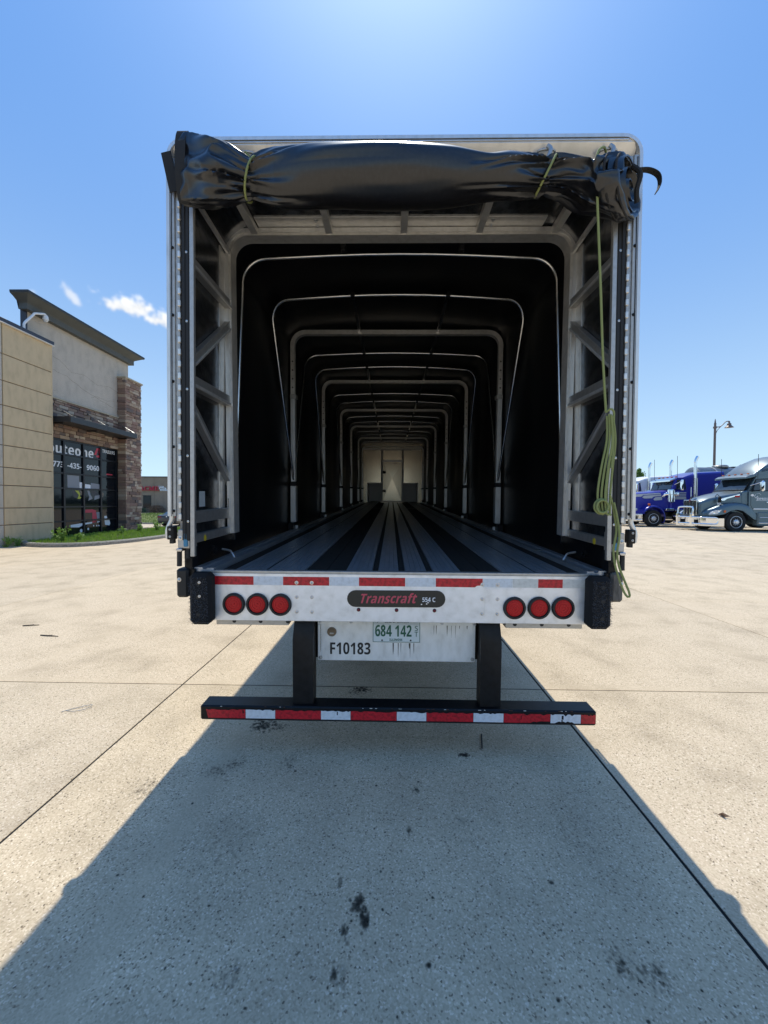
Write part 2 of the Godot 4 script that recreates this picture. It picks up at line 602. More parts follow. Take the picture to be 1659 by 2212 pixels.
func make_materials() -> void:
	var film: Texture2D = texs["metal_film"]
	var cloudy: Texture2D = texs["cloudy"]
	var grit: Texture2D = texs["gritty"]
	concrete("concrete", Color(0.84, 0.71, 0.56))
	concrete("concrete_b", Color(0.805, 0.685, 0.545))
	concrete("concrete_c", Color(0.855, 0.725, 0.57))
	concrete("concrete_near", Color(0.84, 0.71, 0.56), true)
	mat("joint", Color(0.012, 0.011, 0.010), 0.95)
	# metals
	grained("sill_metal", Color(0.92, 0.92, 0.92), 0.42, 0.45, film, Vector3.ONE * 1.3)
	grained("plate_metal", Color(0.82, 0.82, 0.80), 0.5, 0.35, film, Vector3(1.8, 0.9, 1.8))
	grained("rail_metal", Color(0.78, 0.77, 0.75), 0.36, 0.65, film, Vector3(2.0, 0.6, 2.0))
	grained("frame_metal", Color(0.80, 0.775, 0.73), 0.36, 0.65, film, Vector3.ONE * 1.6)
	grained("worn_metal", Color(0.50, 0.49, 0.47), 0.5, 0.8, film, Vector3.ONE * 3.0)
	grained("deck_metal", Color(0.47, 0.50, 0.54), 0.33, 0.55, film, Vector3(2.0, 2.0, 0.5))
	grained("panel_metal", Color(0.33, 0.34, 0.36), 0.2, 0.95, cloudy, Vector3.ONE * 1.2)
	grained("bow_metal", Color(0.92, 0.91, 0.88), 0.27, 1.0, film, Vector3.ONE * 2.0)
	grained("wall_metal", Color(0.92, 0.79, 0.58), 0.23, 0.85, film, Vector3.ONE * 1.2)
	mat("bolt", Color(0.62, 0.62, 0.62), 0.3, 1.0)
	mat("chrome", Color(0.86, 0.87, 0.88), 0.06, 1.0)
	mat("steel_tube", Color(0.62, 0.62, 0.63), 0.22, 1.0)
	# paints, rubber, cloth
	grained("black_paint", Color(0.010, 0.010, 0.011), 0.42, 0.0, cloudy, Vector3.ONE * 2.0, {"metallic_specular": 0.36})
	grained("black_rubber_and_hole_shade", Color(0.018, 0.018, 0.018), 0.62, 0.0, grit, Vector3.ONE * 6.0)  # rubber, and also the painted dark of holes and plank seams
	grained("carpet", Color(0.010, 0.010, 0.011), 0.95, 0.0, grit, Vector3.ONE * 20.0)
	mat("carpet_tuft", Color(0.085, 0.087, 0.095), 0.9)
	mat("tarp", Color(0.005, 0.005, 0.006), 0.46, 0.0, {"metallic_specular": 0.36})
	var vinyl := mat("vinyl", Color(0.018, 0.018, 0.021), 0.29, 0.0, {"metallic_specular": 0.58})
	vinyl.albedo_texture = texs["dusty"]
	vinyl.uv1_triplanar = true
	vinyl.uv1_scale = Vector3.ONE * 2.5
	grained("strap", Color(0.02, 0.02, 0.02), 0.85, 0.0, grit, Vector3.ONE * 20.0)
	grained("rope", Color(0.33, 0.37, 0.13), 0.85, 0.0, grit, Vector3(60, 25, 60))
	grained("grey_wood", Color(0.16, 0.145, 0.125), 0.8, 0.0, cloudy, Vector3(8, 1.2, 8))
	grained("deck_wood", Color(0.035, 0.03, 0.025), 0.7, 0.0, cloudy, Vector3(9, 9, 0.7))
	grained("tape_red", Color(0.66, 0.012, 0.026), 0.38, 0.0, cloudy, Vector3.ONE * 4.0)
	grained("tape_white", Color(0.70, 0.73, 0.76), 0.4, 0.0, film, Vector3.ONE * 4.0)
	grained("tape_ivory", Color(0.68, 0.67, 0.62), 0.45, 0.0, film, Vector3.ONE * 4.0)
	grained("lens_red", Color(0.80, 0.035, 0.035), 0.34, 0.0, texs["stone_face"], Vector3.ONE * 14.0, {"metallic_specular": 0.3})
	mat("lens_small", Color(0.16, 0.008, 0.012), 0.2)
	mat("badge_black", Color(0.022, 0.022, 0.018), 0.4)
	mat("badge_pink", Color(0.55, 0.07, 0.10), 0.45)
	mat("print_white", Color(0.78, 0.79, 0.80), 0.5)
	mat("print_black", Color(0.012, 0.012, 0.013), 0.45)
	mat("print_red", Color(0.52, 0.03, 0.06), 0.5)
	mat("print_green", Color(0.015, 0.10, 0.055), 0.5)
	mat("plate_white", Color(0.62, 0.68, 0.68), 0.45)
	mat("blue_paint", Color(0.05, 0.22, 0.36), 0.5)
	mat("yellow", Color(0.62, 0.48, 0.03), 0.5)
	mat("paper", Color(0.45, 0.50, 0.52), 0.7)
	mat("rust", Color(0.12, 0.055, 0.03), 0.85, 0.3)
	mat("brass", Color(0.20, 0.15, 0.10), 0.5, 0.6)
	mat("grime", Color(0.11, 0.095, 0.075), 0.9)
	# building
	grained("tan_wall", Color(0.63, 0.48, 0.29), 0.9, 0.0, texs["render_coat"], Vector3(0.5, 0.22, 0.5))
	grained("stucco", Color(0.55, 0.485, 0.40), 0.95, 0.0, texs["render_coat"], Vector3(0.35, 0.22, 0.35))
	mats["stucco"].normal_enabled = true
	mats["stucco"].normal_texture = texs["fine_bumps"]
	mats["stucco"].normal_scale = 0.5
	grained("cornice", Color(0.095, 0.10, 0.092), 0.7, 0.0, texs["render_coat"], Vector3.ONE * 0.4)
	mat("coping", Color(0.030, 0.032, 0.045), 0.45)
	mat("dark_metal", Color(0.028, 0.029, 0.032), 0.42, 0.2)
	mat("door_frame", Color(0.012, 0.013, 0.018), 0.4, 0.3)
	mat("dark_glass", Color(0.006, 0.009, 0.013), 0.04, 0.0, {"metallic_specular": 0.4})
	mat("cap_stone", Color(0.42, 0.37, 0.28), 0.9)
	mat("mortar", Color(0.22, 0.17, 0.125), 0.95)
	var tones := [Color(0.341, 0.217, 0.160), Color(0.435, 0.297, 0.210), Color(0.268, 0.174, 0.138), Color(0.551, 0.413, 0.297), Color(0.217, 0.171, 0.152), Color(0.392, 0.246, 0.189), Color(0.667, 0.536, 0.406)]
	for i in tones.size():
		grained("stone_%d" % i, tones[i], 0.92, 0.0, texs["stone_face"], Vector3.ONE * 3.0)
	mat("white_paint", Color(0.75, 0.75, 0.74), 0.4)
	grained("far_wall", Color(0.33, 0.25, 0.18), 0.9, 0.0, texs["render_coat"], Vector3(0.15, 0.1, 0.15))
	grained("kerb", Color(0.40, 0.37, 0.31), 0.9, 0.0, texs["stone_face"], Vector3.ONE * 0.8)
	grained("soil", Color(0.085, 0.065, 0.04), 0.95, 0.0, grit, Vector3.ONE * 2.0)
	grained("lawn", Color(0.19, 0.23, 0.05), 0.95, 0.0, texs["stone_face"], Vector3.ONE * 0.5)
	mat("grass_a", Color(0.17, 0.26, 0.035), 0.7, 0.0, {"backlight_enabled": true, "backlight": Color(0.42, 0.55, 0.14)})
	mat("grass_b", Color(0.19, 0.22, 0.05), 0.7, 0.0, {"backlight_enabled": true, "backlight": Color(0.25, 0.32, 0.08)})
	mat("leaf_a", Color(0.085, 0.16, 0.03), 0.6, 0.0, {"backlight_enabled": true, "backlight": Color(0.22, 0.35, 0.08)})
	mat("leaf_b", Color(0.15, 0.24, 0.05), 0.6, 0.0, {"backlight_enabled": true, "backlight": Color(0.40, 0.52, 0.16)})
	mat("leaf_dark", Color(0.045, 0.085, 0.028), 0.7, 0.0, {"backlight_enabled": true, "backlight": Color(0.1, 0.16, 0.05)})
	mat("leaf_rust", Color(0.20, 0.12, 0.07), 0.8)
	mat("bark", Color(0.09, 0.07, 0.05), 0.95)
	# vehicles
	mat("car_paint", Color(0.012, 0.013, 0.017), 0.18, 0.2, {"clearcoat_enabled": true, "clearcoat": 1.0})
	mat("green_grey_paint", Color(0.085, 0.135, 0.165), 0.28, 0.55, {"clearcoat_enabled": true, "clearcoat": 0.7})
	mat("blue_truck_paint", Color(0.010, 0.016, 0.30), 0.25, 0.1, {"clearcoat_enabled": true, "clearcoat": 0.5})
	mat("silver_paint", Color(0.46, 0.47, 0.49), 0.3, 0.2, {"clearcoat_enabled": true, "clearcoat": 0.8})
	mat("white_truck_paint", Color(0.72, 0.72, 0.71), 0.3, 0.0, {"clearcoat_enabled": true, "clearcoat": 0.8})
	mat("window_glass", Color(0.02, 0.03, 0.035), 0.03, 0.0, {"metallic_specular": 0.7})
	mat("grille_dark", Color(0.02, 0.02, 0.022), 0.5, 0.3)
	mat("amber", Color(0.65, 0.13, 0.015), 0.3)
	mat("lamp_glass", Color(0.55, 0.58, 0.62), 0.1, 0.4)
	grained("tyre", Color(0.016, 0.016, 0.016), 0.8, 0.0, grit, Vector3.ONE * 4.0)
	grained("tank_metal", Color(0.33, 0.33, 0.33), 0.35, 0.85, cloudy, Vector3.ONE * 0.6)
	grained("wheel_metal", Color(0.80, 0.81, 0.82), 0.32, 0.6, film, Vector3.ONE * 3.0)
	mat("lamp_post", Color(0.16, 0.12, 0.105), 0.5, 0.3)


func smooth01(x: float) -> float:
	return smoothstep(0.0, 1.0, x)


# the lot: level round the trailer, rising a little to the trucks, falling to the street on the other side
func lie(x: float, z: float) -> float:
	var h := 0.22 * smooth01((x - 5.0) / 9.0) * smooth01((-z - 4.0) / 13.0)
	h -= 0.62 * smooth01((-x - 8.0) / 3.0) * smooth01((-z - 19.0) / 8.0) * (1.0 - smooth01((-z - 37.0) / 10.0))
	return h


func sheet(x0: float, x1: float, z0: float, z1: float, nx: int, nz: int, drop := 0.0) -> ArrayMesh:
	var v := PackedVector3Array()
	var n := PackedVector3Array()
	var u := PackedVector2Array()
	var ix := PackedInt32Array()
	for j in nz + 1:
		for i in nx + 1:
			var a := float(i) / nx
			var b := float(j) / nz
			var x := lerpf(x0, x1, a)
			var z := lerpf(z0, z1, b)
			v.append(Vector3(x, lie(x, z) - drop, z))
			n.append(Vector3(lie(x - 0.1, z) - lie(x + 0.1, z), 0.2, lie(x, z - 0.1) - lie(x, z + 0.1)).normalized())
			u.append(Vector2(a, b))
	for j in nz:
		for i in nx:
			var p := j * (nx + 1) + i
			ix.append_array([p, p + 1, p + nx + 2, p, p + nx + 2, p + nx + 1])
	var arr := []
	arr.resize(Mesh.ARRAY_MAX)
	arr[Mesh.ARRAY_VERTEX] = v
	arr[Mesh.ARRAY_NORMAL] = n
	arr[Mesh.ARRAY_TEX_UV] = u
	arr[Mesh.ARRAY_TEX_UV2] = u
	arr[Mesh.ARRAY_INDEX] = ix
	var m := ArrayMesh.new()
	m.add_surface_from_arrays(Mesh.PRIMITIVE_TRIANGLES, arr)
	return m


func make_ground() -> void:
	var base := Node3D.new()
	base.name = "ground"
	add_child(base)
	kind(base, "structure")
	obj("joint_filler", sheet(-16, 22, -24, 14, 38, 38, 0.0035), mats["joint"], base)
	# the lot beyond the slabs one can tell apart
	var far: Material = mats["concrete_b"]
	obj("far_lot", sheet(-400, -16, -24, 200, 40, 40, 0.012), far, base)
	obj("far_lot", sheet(22, 400, -24, 200, 40, 40, 0.012), far, base)
	obj("far_lot", sheet(-16, 22, 14, 200, 10, 20, 0.012), far, base)
	obj("far_lot", sheet(-100, 140, -64, -24, 120, 40, 0.012), far, base)
	obj("far_lot", sheet(-1200, -100, -24, -64, 20, 6, 0.012), far, base)
	obj("far_lot", sheet(140, 1400, -24, -64, 20, 6, 0.012), far, base)
	obj("far_land", sheet(-1400, 1400, -1500, -64, 40, 40, 0.012), mats["lawn"], base)
	# concrete slabs with sawn joints between them
	var xs := [-15.9, -12.5, -9.18, -5.75, -1.806, 1.231, 4.41, 7.6, 10.9, 14.1, 17.3, 21.9]
	var zs := [-23.9, -20.6, -17.4, -14.1, -10.9, -7.55, -4.30, -1.023, 2.5, 6.2, 9.9, 13.9]
	var tone := ["concrete", "concrete_b", "concrete_c"]
	for i in xs.size() - 1:
		for j in zs.size() - 1:
			var g := 0.0065
			var near: bool = i == 4 and j == 7
			var m: Material = mats["concrete_near"] if near else mats[tone[(i * 5 + j * 7 + i * j) % 3]]
			var s := obj("concrete_slab", slab(xs[i] + g, xs[i + 1] - g, zs[j] + g, zs[j + 1] - g), m, base)


func slab(x0: float, x1: float, z0: float, z1: float) -> ArrayMesh:
	var e := 0.002
	var v := PackedVector3Array()
	var nn := PackedVector3Array()
	var u := PackedVector2Array()
	var ix := PackedInt32Array()
	var k := 4
	var xs := [x0, x0 + e]
	var zs := [z0, z0 + e]
	for i in range(1, k):
		xs.append(lerpf(x0, x1, float(i) / k))
		zs.append(lerpf(z0, z1, float(i) / k))
	xs.append_array([x1 - e, x1])
	zs.append_array([z1 - e, z1])
	for j in zs.size():
		for i in xs.size():
			var rim := i == 0 or j == 0 or i == xs.size() - 1 or j == zs.size() - 1
			v.append(Vector3(xs[i], lie(xs[i], zs[j]) - (0.012 if rim else 0.0), zs[j]))
			u.append(Vector2((xs[i] - x0) / (x1 - x0), (zs[j] - z0) / (z1 - z0)))
			nn.append(Vector3.UP)
	for j in zs.size() - 1:
		for i in xs.size() - 1:
			var p := j * xs.size() + i
			ix.append_array([p, p + 1, p + xs.size() + 1, p, p + xs.size() + 1, p + xs.size()])
	var arr := []
	arr.resize(Mesh.ARRAY_MAX)
	arr[Mesh.ARRAY_VERTEX] = v
	arr[Mesh.ARRAY_NORMAL] = nn
	arr[Mesh.ARRAY_TEX_UV] = u
	arr[Mesh.ARRAY_TEX_UV2] = u
	arr[Mesh.ARRAY_INDEX] = ix
	var m := ArrayMesh.new()
	m.add_surface_from_arrays(Mesh.PRIMITIVE_TRIANGLES, arr)
	return m


func bolt_at(called: String, at: Vector3, r: float, m: Material, parent: Node, towards := Vector3.BACK) -> void:
	var s := Sh.new()
	s.add(facing(at, towards) * lathe([Vector2(r * 1.7, -0.001), Vector2(r * 1.7, r * 0.25), Vector2(r, r * 0.3), Vector2(r * 0.95, r * 0.8), Vector2(r * 0.5, r * 1.15), Vector2(0.0005, r * 1.2)], 10), 50.0)
	obj(called, s, m, parent)


func ribbed(w: float, ribs: int) -> PackedVector2Array:
	var p := PackedVector2Array([Vector2(w / 2, -0.035), Vector2(-w / 2, -0.035), Vector2(-w / 2, -0.002), Vector2(-w / 2 + 0.002, 0)])
	for i in range(1, ribs):
		var x := -w / 2 + w * i / ribs
		p.append_array([Vector2(x - 0.0035, 0), Vector2(x - 0.0025, -0.004), Vector2(x + 0.0025, -0.004), Vector2(x + 0.0035, 0)])
	p.append_array([Vector2(w / 2 - 0.002, 0), Vector2(w / 2, -0.002)])
	return p


func make_trailer() -> void:
	var t := thing("flatbed_trailer", "aluminium flatbed trailer with a red and white taped rear sill seen end on", "trailer", tilt)
	# deck: aluminium planks and dark nailing strips running to the bulkhead
	var front := -14.25
	var o := 0.02
	for p: Array in [[-1.005, -0.825, 5], [-0.808, -0.585, 6], [-0.335, -0.178, 5], [-0.140, -0.018, 4], [0.022, 0.150, 4], [0.192, 0.355, 5], [0.605, 0.795, 5], [0.812, 0.990, 5]]:
		var w: float = p[1] - p[0]
		var s := Sh.new().add(prism(ribbed(w, p[2]), front, -0.03), 20.0)
		obj("deck_plank", s, mats["deck_metal"], t, Transform3D(Basis(), Vector3((p[0] + p[1]) / 2 + o, 0, 0)))
	for p: Array in [[-1.10, -1.007], [-0.583, -0.46], [-0.457, -0.337], [-0.176, -0.142], [-0.016, 0.020], [0.152, 0.190], [0.357, 0.478], [0.481, 0.603], [0.992, 1.085]]:
		part("nailing_strip", bb(p[0] + o, -0.04, front, p[1] + o, -0.009, -0.03, 0.002), mats["deck_wood"], t)
	for x: float in [-0.817, 0.8035]:
		part("plank_seam", bb(x - 0.008 + o, -0.04, front, x + 0.008 + o, -0.006, -0.03), mats["black_rubber_and_hole_shade"], t)  # black strip, not rubber: its colour stands for the shaded gap
	part("cross_seam", bb(-1.0, -0.002, -8.62, 1.0, 0.0025, -8.60), mats["worn_metal"], t)
	for s: int in [-1, 1]:
		var r := PackedVector2Array([Vector2(1.10, -0.30), Vector2(1.235, -0.30), Vector2(1.235, 0.012), Vector2(1.215, 0.02), Vector2(1.17, 0.02), Vector2(1.165, 0.008), Vector2(1.145, 0.008), Vector2(1.14, 0.016), Vector2(1.10, 0.016), Vector2(1.10, -0.05)])
		for i in r.size():
			r[i] = Vector2(r[i].x * s + 0.003, r[i].y)
		part("side_rail", prism(r, front, -0.005), mats["deck_metal"], t, 20.0)
		for k in 9:
			part("tie_slot", bb(s * 1.12 - 0.03, 0.0155, -0.9 - k * 1.5, s * 1.12 + 0.03, 0.021, -0.84 - k * 1.5, 0.002), mats["worn_metal"], t)
	# rear sill
	var sill := part("rear_sill", bb(-1.118, -0.298, -0.03, 1.112, -0.012, 0.0, 0.003), mats["sill_metal"], t)
	part("deck_edge", bb(-1.12, -0.011, -0.032, 1.115, 0.004, 0.004, 0.002), mats["worn_metal"], sill)
	part("bottom_flange", bb(-1.10, -0.335, -0.10, -0.66, -0.3, -0.035, 0.002), mats["worn_metal"], sill)
	part("bottom_flange", bb(0.645, -0.335, -0.10, 1.10, -0.3, -0.035, 0.002), mats["worn_metal"], sill)
	for x: float in [-0.99, -0.83, -0.665, 0.70, 0.86, 1.02]:
		part("painted_drain_hole", facing(Vector3(x, -0.312, -0.0345), Vector3.BACK) * lathe([Vector2(0.012, 0), Vector2(0.011, 0.002), Vector2(0.001, 0.0021)], 12), mats["black_rubber_and_hole_shade"], sill)  # no opening: a raised dark disc paints the shade of a hole
	part("edge_angle", bb(-1.118, -0.29, 0.0, -1.106, -0.012, 0.012, 0.002), mats["sill_metal"], sill)
	part("edge_angle", bb(1.100, -0.29, 0.0, 1.112, -0.012, 0.012, 0.002), mats["sill_metal"], sill)
	part("patch_plate", bb(0.51, -0.255, 0.0, 0.68, -0.09, 0.0018, 0.0008), mats["sill_metal"], sill)
	var cuts := [-1.104, -0.858, -0.683, -0.408, -0.233, 0.041, 0.220, 0.496, 0.671, 0.819, 0.963, 1.098]
	var cols := ["tape_red", "tape_white", "tape_red", "tape_white", "tape_red", "tape_white", "tape_red", "tape_white", "tape_ivory", "tape_red", "tape_ivory"]
	for i in cols.size():
		var poly := PackedVector2Array([Vector2(cuts[i] + 0.0008, -0.082), Vector2(cuts[i + 1] - 0.0008, -0.082), Vector2(cuts[i + 1] - 0.0008, -0.031), Vector2(cuts[i] + 0.0008, -0.031)])
		if i == 6:   # its lower corner is torn off
			poly = PackedVector2Array([Vector2(0.2208, -0.082), Vector2(0.45, -0.083), Vector2(0.462, -0.074), Vector2(0.48, -0.072), Vector2(0.487, -0.066), Vector2(0.4952, -0.068), Vector2(0.4952, -0.031), Vector2(0.2208, -0.031)])
		part("reflective_tape", prism(poly, 0.0, 0.0012), mats[cols[i]], sill)
	for x: float in [-0.602, -0.512, 0.494, 0.583]:
		for y: float in [-0.066, -0.152, -0.24]:
			bolt_at("bolt", Vector3(x, y, 0.001), 0.0068, mats["bolt"], sill)
	# oval name badge
	var oval := PackedVector2Array()
	for p: Vector2 in arc(Vector2(-0.252, -0.157), 0.05, 90, 270, 10) + arc(Vector2(0.228, -0.155), 0.05, -90, 90, 10):
		oval.append(p)
	var badge := part("name_badge", prism(oval, 0.0, 0.004), mats["badge_black"], sill)
	tag(badge, "long black oval badge with pink script", "")
	var lean := Transform3D(Basis(Vector3(1, 0.012, 0), Vector3(0.28, 1, 0), Vector3.BACK), Vector3(-0.058, -0.155, 0.0046))
	words("lettering", "Transcraft", 0.056, mats["badge_pink"], badge, lean, true, 0.86)
	words("lettering", "554 C", 0.026, mats["print_white"], badge, Transform3D(Basis(), Vector3(0.18, -0.159, 0.0046)), true, 0.85)
	for p: Array in [[0.138, -0.187], [0.168, -0.184], [0.176, -0.176]]:
		part("chip", bb(p[0] - 0.004, p[1] - 0.003, 0.004, p[0] + 0.004, p[1] + 0.003, 0.0047), mats["sill_metal"], badge)
	for x: float in [-0.234, -0.009, 0.215]:
		var ml := holder("marker_light", t, facing(Vector3(x, -0.224, 0.0), Vector3.BACK))
		part("lens", lathe([Vector2(0.0085, 0.001), Vector2(0.008, 0.006), Vector2(0.004, 0.0095), Vector2(0.0005, 0.01)], 12), mats["lens_small"], ml)
		part("ring", lathe([Vector2(0.0115, 0.0), Vector2(0.0112, 0.003), Vector2(0.0086, 0.004)], 12), mats["black_rubber_and_hole_shade"], ml)
	for p: Array in [[-0.976, -0.197], [-0.836, -0.197], [-0.698, -0.198], [0.683, -0.202], [0.826, -0.200], [0.966, -0.199]]:
		var tl := holder("tail_light", t, facing(Vector3(p[0], p[1], 0.0), Vector3.BACK))
		part("grommet", lathe([Vector2(0.066, 0.0), Vector2(0.066, 0.012), Vector2(0.061, 0.019), Vector2(0.053, 0.019), Vector2(0.0505, 0.006), Vector2(0.0505, 0.0)], 36), mats["black_rubber_and_hole_shade"], tl, 30.0)
		part("lens", lathe([Vector2(0.0505, 0.002), Vector2(0.0505, 0.008), Vector2(0.047, 0.0125), Vector2(0.041, 0.0135), Vector2(0.040, 0.0115), Vector2(0.038, 0.0115), Vector2(0.037, 0.014), Vector2(0.028, 0.0148), Vector2(0.027, 0.0125), Vector2(0.025, 0.0125), Vector2(0.024, 0.015), Vector2(0.012, 0.0155), Vector2(0.011, 0.013), Vector2(0.009, 0.013), Vector2(0.008, 0.0155), Vector2(0.0005, 0.016)], 36), mats["lens_red"], tl, 30.0)
	# carpet-faced dock bumpers and the side blocks beyond them
	for s: int in [-1, 1]:
		var x0 := -1.205 if s < 0 else 1.082
		var b := part("dock_bumper", bb(x0, -0.30, 0.0, x0 + 0.125, 0.0, 0.095, 0.022), mats["carpet"], t)
		for y: float in [-0.055, -0.135, -0.235]:
			part("painted_bolt_hole", facing(Vector3(x0 + 0.0625 + 0.006 * s, y, 0.0935), Vector3.BACK) * lathe([Vector2(0.013, 0.0), Vector2(0.012, 0.0026), Vector2(0.001, 0.0028)], 12), mats["black_rubber_and_hole_shade"], b)  # raised black disc; the depth of the hole is only painted
			if s < 0 and y > -0.2:
				bolt_at("bolt", Vector3(x0 + 0.066, y + 0.006, 0.0965), 0.0048, mats["bolt"], b)
		kind(obj("carpet_pile", tufts(x0, -0.30, 0.125, 0.30, 0.095), mats["carpet_tuft"], b), "stuff")
		var xs := -1.30 if s < 0 else 1.222
		var blk := part("side_block", bb(xs, -0.152, -0.03, xs + 0.07, 0.018, 0.045, 0.012), mats["black_rubber_and_hole_shade" if s < 0 else "grey_wood"], t)
		bolt_at("bolt", Vector3(xs + (0.02 if s < 0 else 0.055), -0.045, 0.046), 0.0075, mats["bolt"], blk)
		part("block_bracket", bb(s * 1.222 - 0.02, -0.10, -0.03, s * 1.222 + 0.02, 0.012, 0.02, 0.002), mats["black_paint"], t)
	# number plate panel under the sill
	var z := -0.12
	var low := part("plate_panel", bb(-0.495, -0.585, z - 0.03, 0.482, -0.30, z, 0.004), mats["plate_metal"], t)
	part("top_flange", bb(-0.498, -0.352, z, 0.485, -0.30, z + 0.004, 0.001), mats["plate_metal"], low)
	for x: float in [-0.489, 0.474]:
		part("side_fold", bb(x - 0.008, -0.578, z, x + 0.008, -0.353, z + 0.006, 0.001), mats["plate_metal"], low)
	for p: Array in [[-0.483, -0.331], [-0.29, -0.333], [0.275, -0.335], [0.472, -0.336], [-0.482, -0.563], [0.468, -0.563]]:
		bolt_at("bolt", Vector3(p[0], p[1], z + 0.004), 0.0075, mats["bolt" if p[1] > -0.5 else "worn_metal"], low)
	part("round_cap", facing(Vector3(-0.41, -0.40, z), Vector3.BACK) * lathe([Vector2(0.029, 0), Vector2(0.029, 0.006), Vector2(0.024, 0.009), Vector2(0.018, 0.006), Vector2(0.0005, 0.006)], 20), mats["brass"], low)
	part("round_cap_stud", bb(-0.422, -0.412, z + 0.006, -0.398, -0.404, z + 0.010, 0.001), mats["worn_metal"], low)
	words("fleet_number", "F10183", 0.073, mats["print_black"], low, Transform3D(Basis(), Vector3(-0.297, -0.5075, z + 0.0008)), true, 0.78)
	# runs of dirt below the plate and the flange
	var dirt := rng
	for k in 16:
		var x := dirt.randf_range(-0.16, 0.46)
		var y := -0.468 if x < 0.15 else -0.354
		var l := dirt.randf_range(0.02, 0.10)
		var w := dirt.randf_range(0.0012, 0.0035)
		part("dirt_run", prism(PackedVector2Array([Vector2(x - w, y), Vector2(x + w, y), Vector2(x + w * 0.5, y - l * 0.7), Vector2(x, y - l), Vector2(x - w * 0.6, y - l * 0.6)]), z, z + 0.0005), mats["grime"], low)
	var lp := part("license_plate", bb(-0.155, -0.463, z + 0.001, 0.141, -0.315, z + 0.004, 0.0012), mats["plate_white"], low)
	for b: Array in [[-0.153, -0.461, 0.139, -0.4585], [-0.153, -0.461, -0.1505, -0.317], [0.1365, -0.461, 0.139, -0.317]]:
		part("plate_border", bb(b[0], b[1], z + 0.004, b[2], b[3], z + 0.0052), mats["print_green"], lp)
	words("lettering", "684 142", 0.07, mats["print_green"], lp, Transform3D(Basis(), Vector3(-0.027, -0.391, z + 0.0046)), true, 0.66)
	words("lettering", "S", 0.031, mats["print_green"], lp, Transform3D(Basis(), Vector3(0.116, -0.373, z + 0.0046)), false, 1.0)
	words("lettering", "T", 0.031, mats["print_green"], lp, Transform3D(Basis(), Vector3(0.116, -0.410, z + 0.0046)), false, 1.0)
	words("lettering", "ILLINOIS", 0.0135, mats["print_green"], lp, Transform3D(Basis(), Vector3(-0.01, -0.4455, z + 0.0046)), true, 1.0)
	words("lettering", "LAND OF LINCOLN", 0.012, mats["print_black"], lp, Transform3D(Basis(), Vector3(-0.006, -0.3325, z + 0.0046)), true, 1.0)
	words("lettering", "P", 0.012, mats["print_black"], lp, Transform3D(Basis(), Vector3(-0.122, -0.3335, z + 0.0046)), true, 1.0)
	for p: Array in [[-0.096, -0.329], [0.082, -0.328], [-0.096, -0.4495], [0.082, -0.449]]:
		part("plate_screw", facing(Vector3(p[0], p[1], z + 0.004), Vector3.BACK) * lathe([Vector2(0.0055, 0), Vector2(0.005, 0.002), Vector2(0.0005, 0.0025)], 10), mats["badge_black"], lp)
	# underride guard
	var g := holder("underride_guard", t)
	var gb := part("guard_bar", bb(-1.192, -0.912, -0.122, 1.186, -0.822, 0.0, 0.008), mats["black_paint"], g)
	for x: float in [-0.573, 0.561]:
		var w := 0.0625
		var side := PackedVector2Array([Vector2(-0.03, -0.82), Vector2(-0.13, -0.82), Vector2(-0.13, -0.40), Vector2(-0.20, -0.30), Vector2(-0.09, -0.30), Vector2(-0.03, -0.425)])
		var leg := prism(side, -w, w)
		part("guard_post", Transform3D(Basis(Vector3.BACK, Vector3.UP, Vector3.LEFT), Vector3(x, 0, 0)) * leg, mats["black_paint"], g)
		part("gusset", bb(x - 0.012 + (0.085 if x < 0 else -0.085), -0.53, -0.30, x + 0.012 + (0.085 if x < 0 else -0.085), -0.30, -0.12, 0.002), mats["black_paint"], g)
	var bc := [-1.156, -0.915, -0.735, -0.459, -0.280, -0.003, 0.175, 0.455, 0.635, 0.913, 1.093, 1.181]
	for i in bc.size() - 1:
		var poly := PackedVector2Array()
		var m: String = ["tape_red", "tape_white"][i % 2]
		var yb := -0.897
		var yt := -0.843
		# worn top and bottom edges
		var pts_top := []
		var pts_bottom := []
		var k := 14
		for j in k + 1:
			var x: float = lerpf(bc[i] + 0.001, bc[i + 1] - 0.001, float(j) / k)
			var worn := 0.0 if rng.randf() < 0.62 else rng.randf_range(0.002, 0.007)
			if i == 8 or i == 9:
				worn *= 1.8
			pts_top.append(Vector2(x, yt - (worn if j > 0 and j < k else 0.0)))
			var low_worn := rng.randf_range(0.004, 0.012) if (i == 9 and j > 2 and j < 11) or (i == 8 and j > 8) else 0.0
			pts_bottom.append(Vector2(x, yb + low_worn))
		pts_bottom.reverse()
		for p: Vector2 in pts_top + pts_bottom:
			poly.append(p)
		if i == 0:
			poly[0].x += 0.0
			poly[poly.size() - 1].x += 0.012
		part("reflective_tape", prism(poly, -0.001, 0.0014), mats[m], gb)
	for p: Array in [[0.985, -0.862, 0.006, 0.012], [0.982, -0.883, 0.004, 0.007], [-0.93, -0.857, 0.004, 0.010], [-0.36, -0.857, 0.003, 0.011], [0.74, -0.865, 0.002, 0.012]]:
		part("scuff", bb(p[0] - p[2], p[1] - p[3], 0.0, p[0] + p[2], p[1] + p[3], 0.002, 0.0006), mats["black_paint"], gb)
	for k in 26:
		var x := rng.randf_range(-1.1, 1.1)
		part("paint_chip", bb(x, -0.826, 0.0002, x + rng.randf_range(0.005, 0.02), -0.824 + rng.randf_range(0.0, 0.002), 0.0012), mats["rust" if k % 2 else "tape_ivory"], gb)
	# underneath: two long beams, crossmembers, axles and wheels set forward of the sill, landing legs
	for x: float in [-0.48, 0.48]:
		part("main_beam", bb(x - 0.07, -0.62, -14.0, x + 0.07, -0.05, -0.25, 0.004), mats["black_paint"], t)
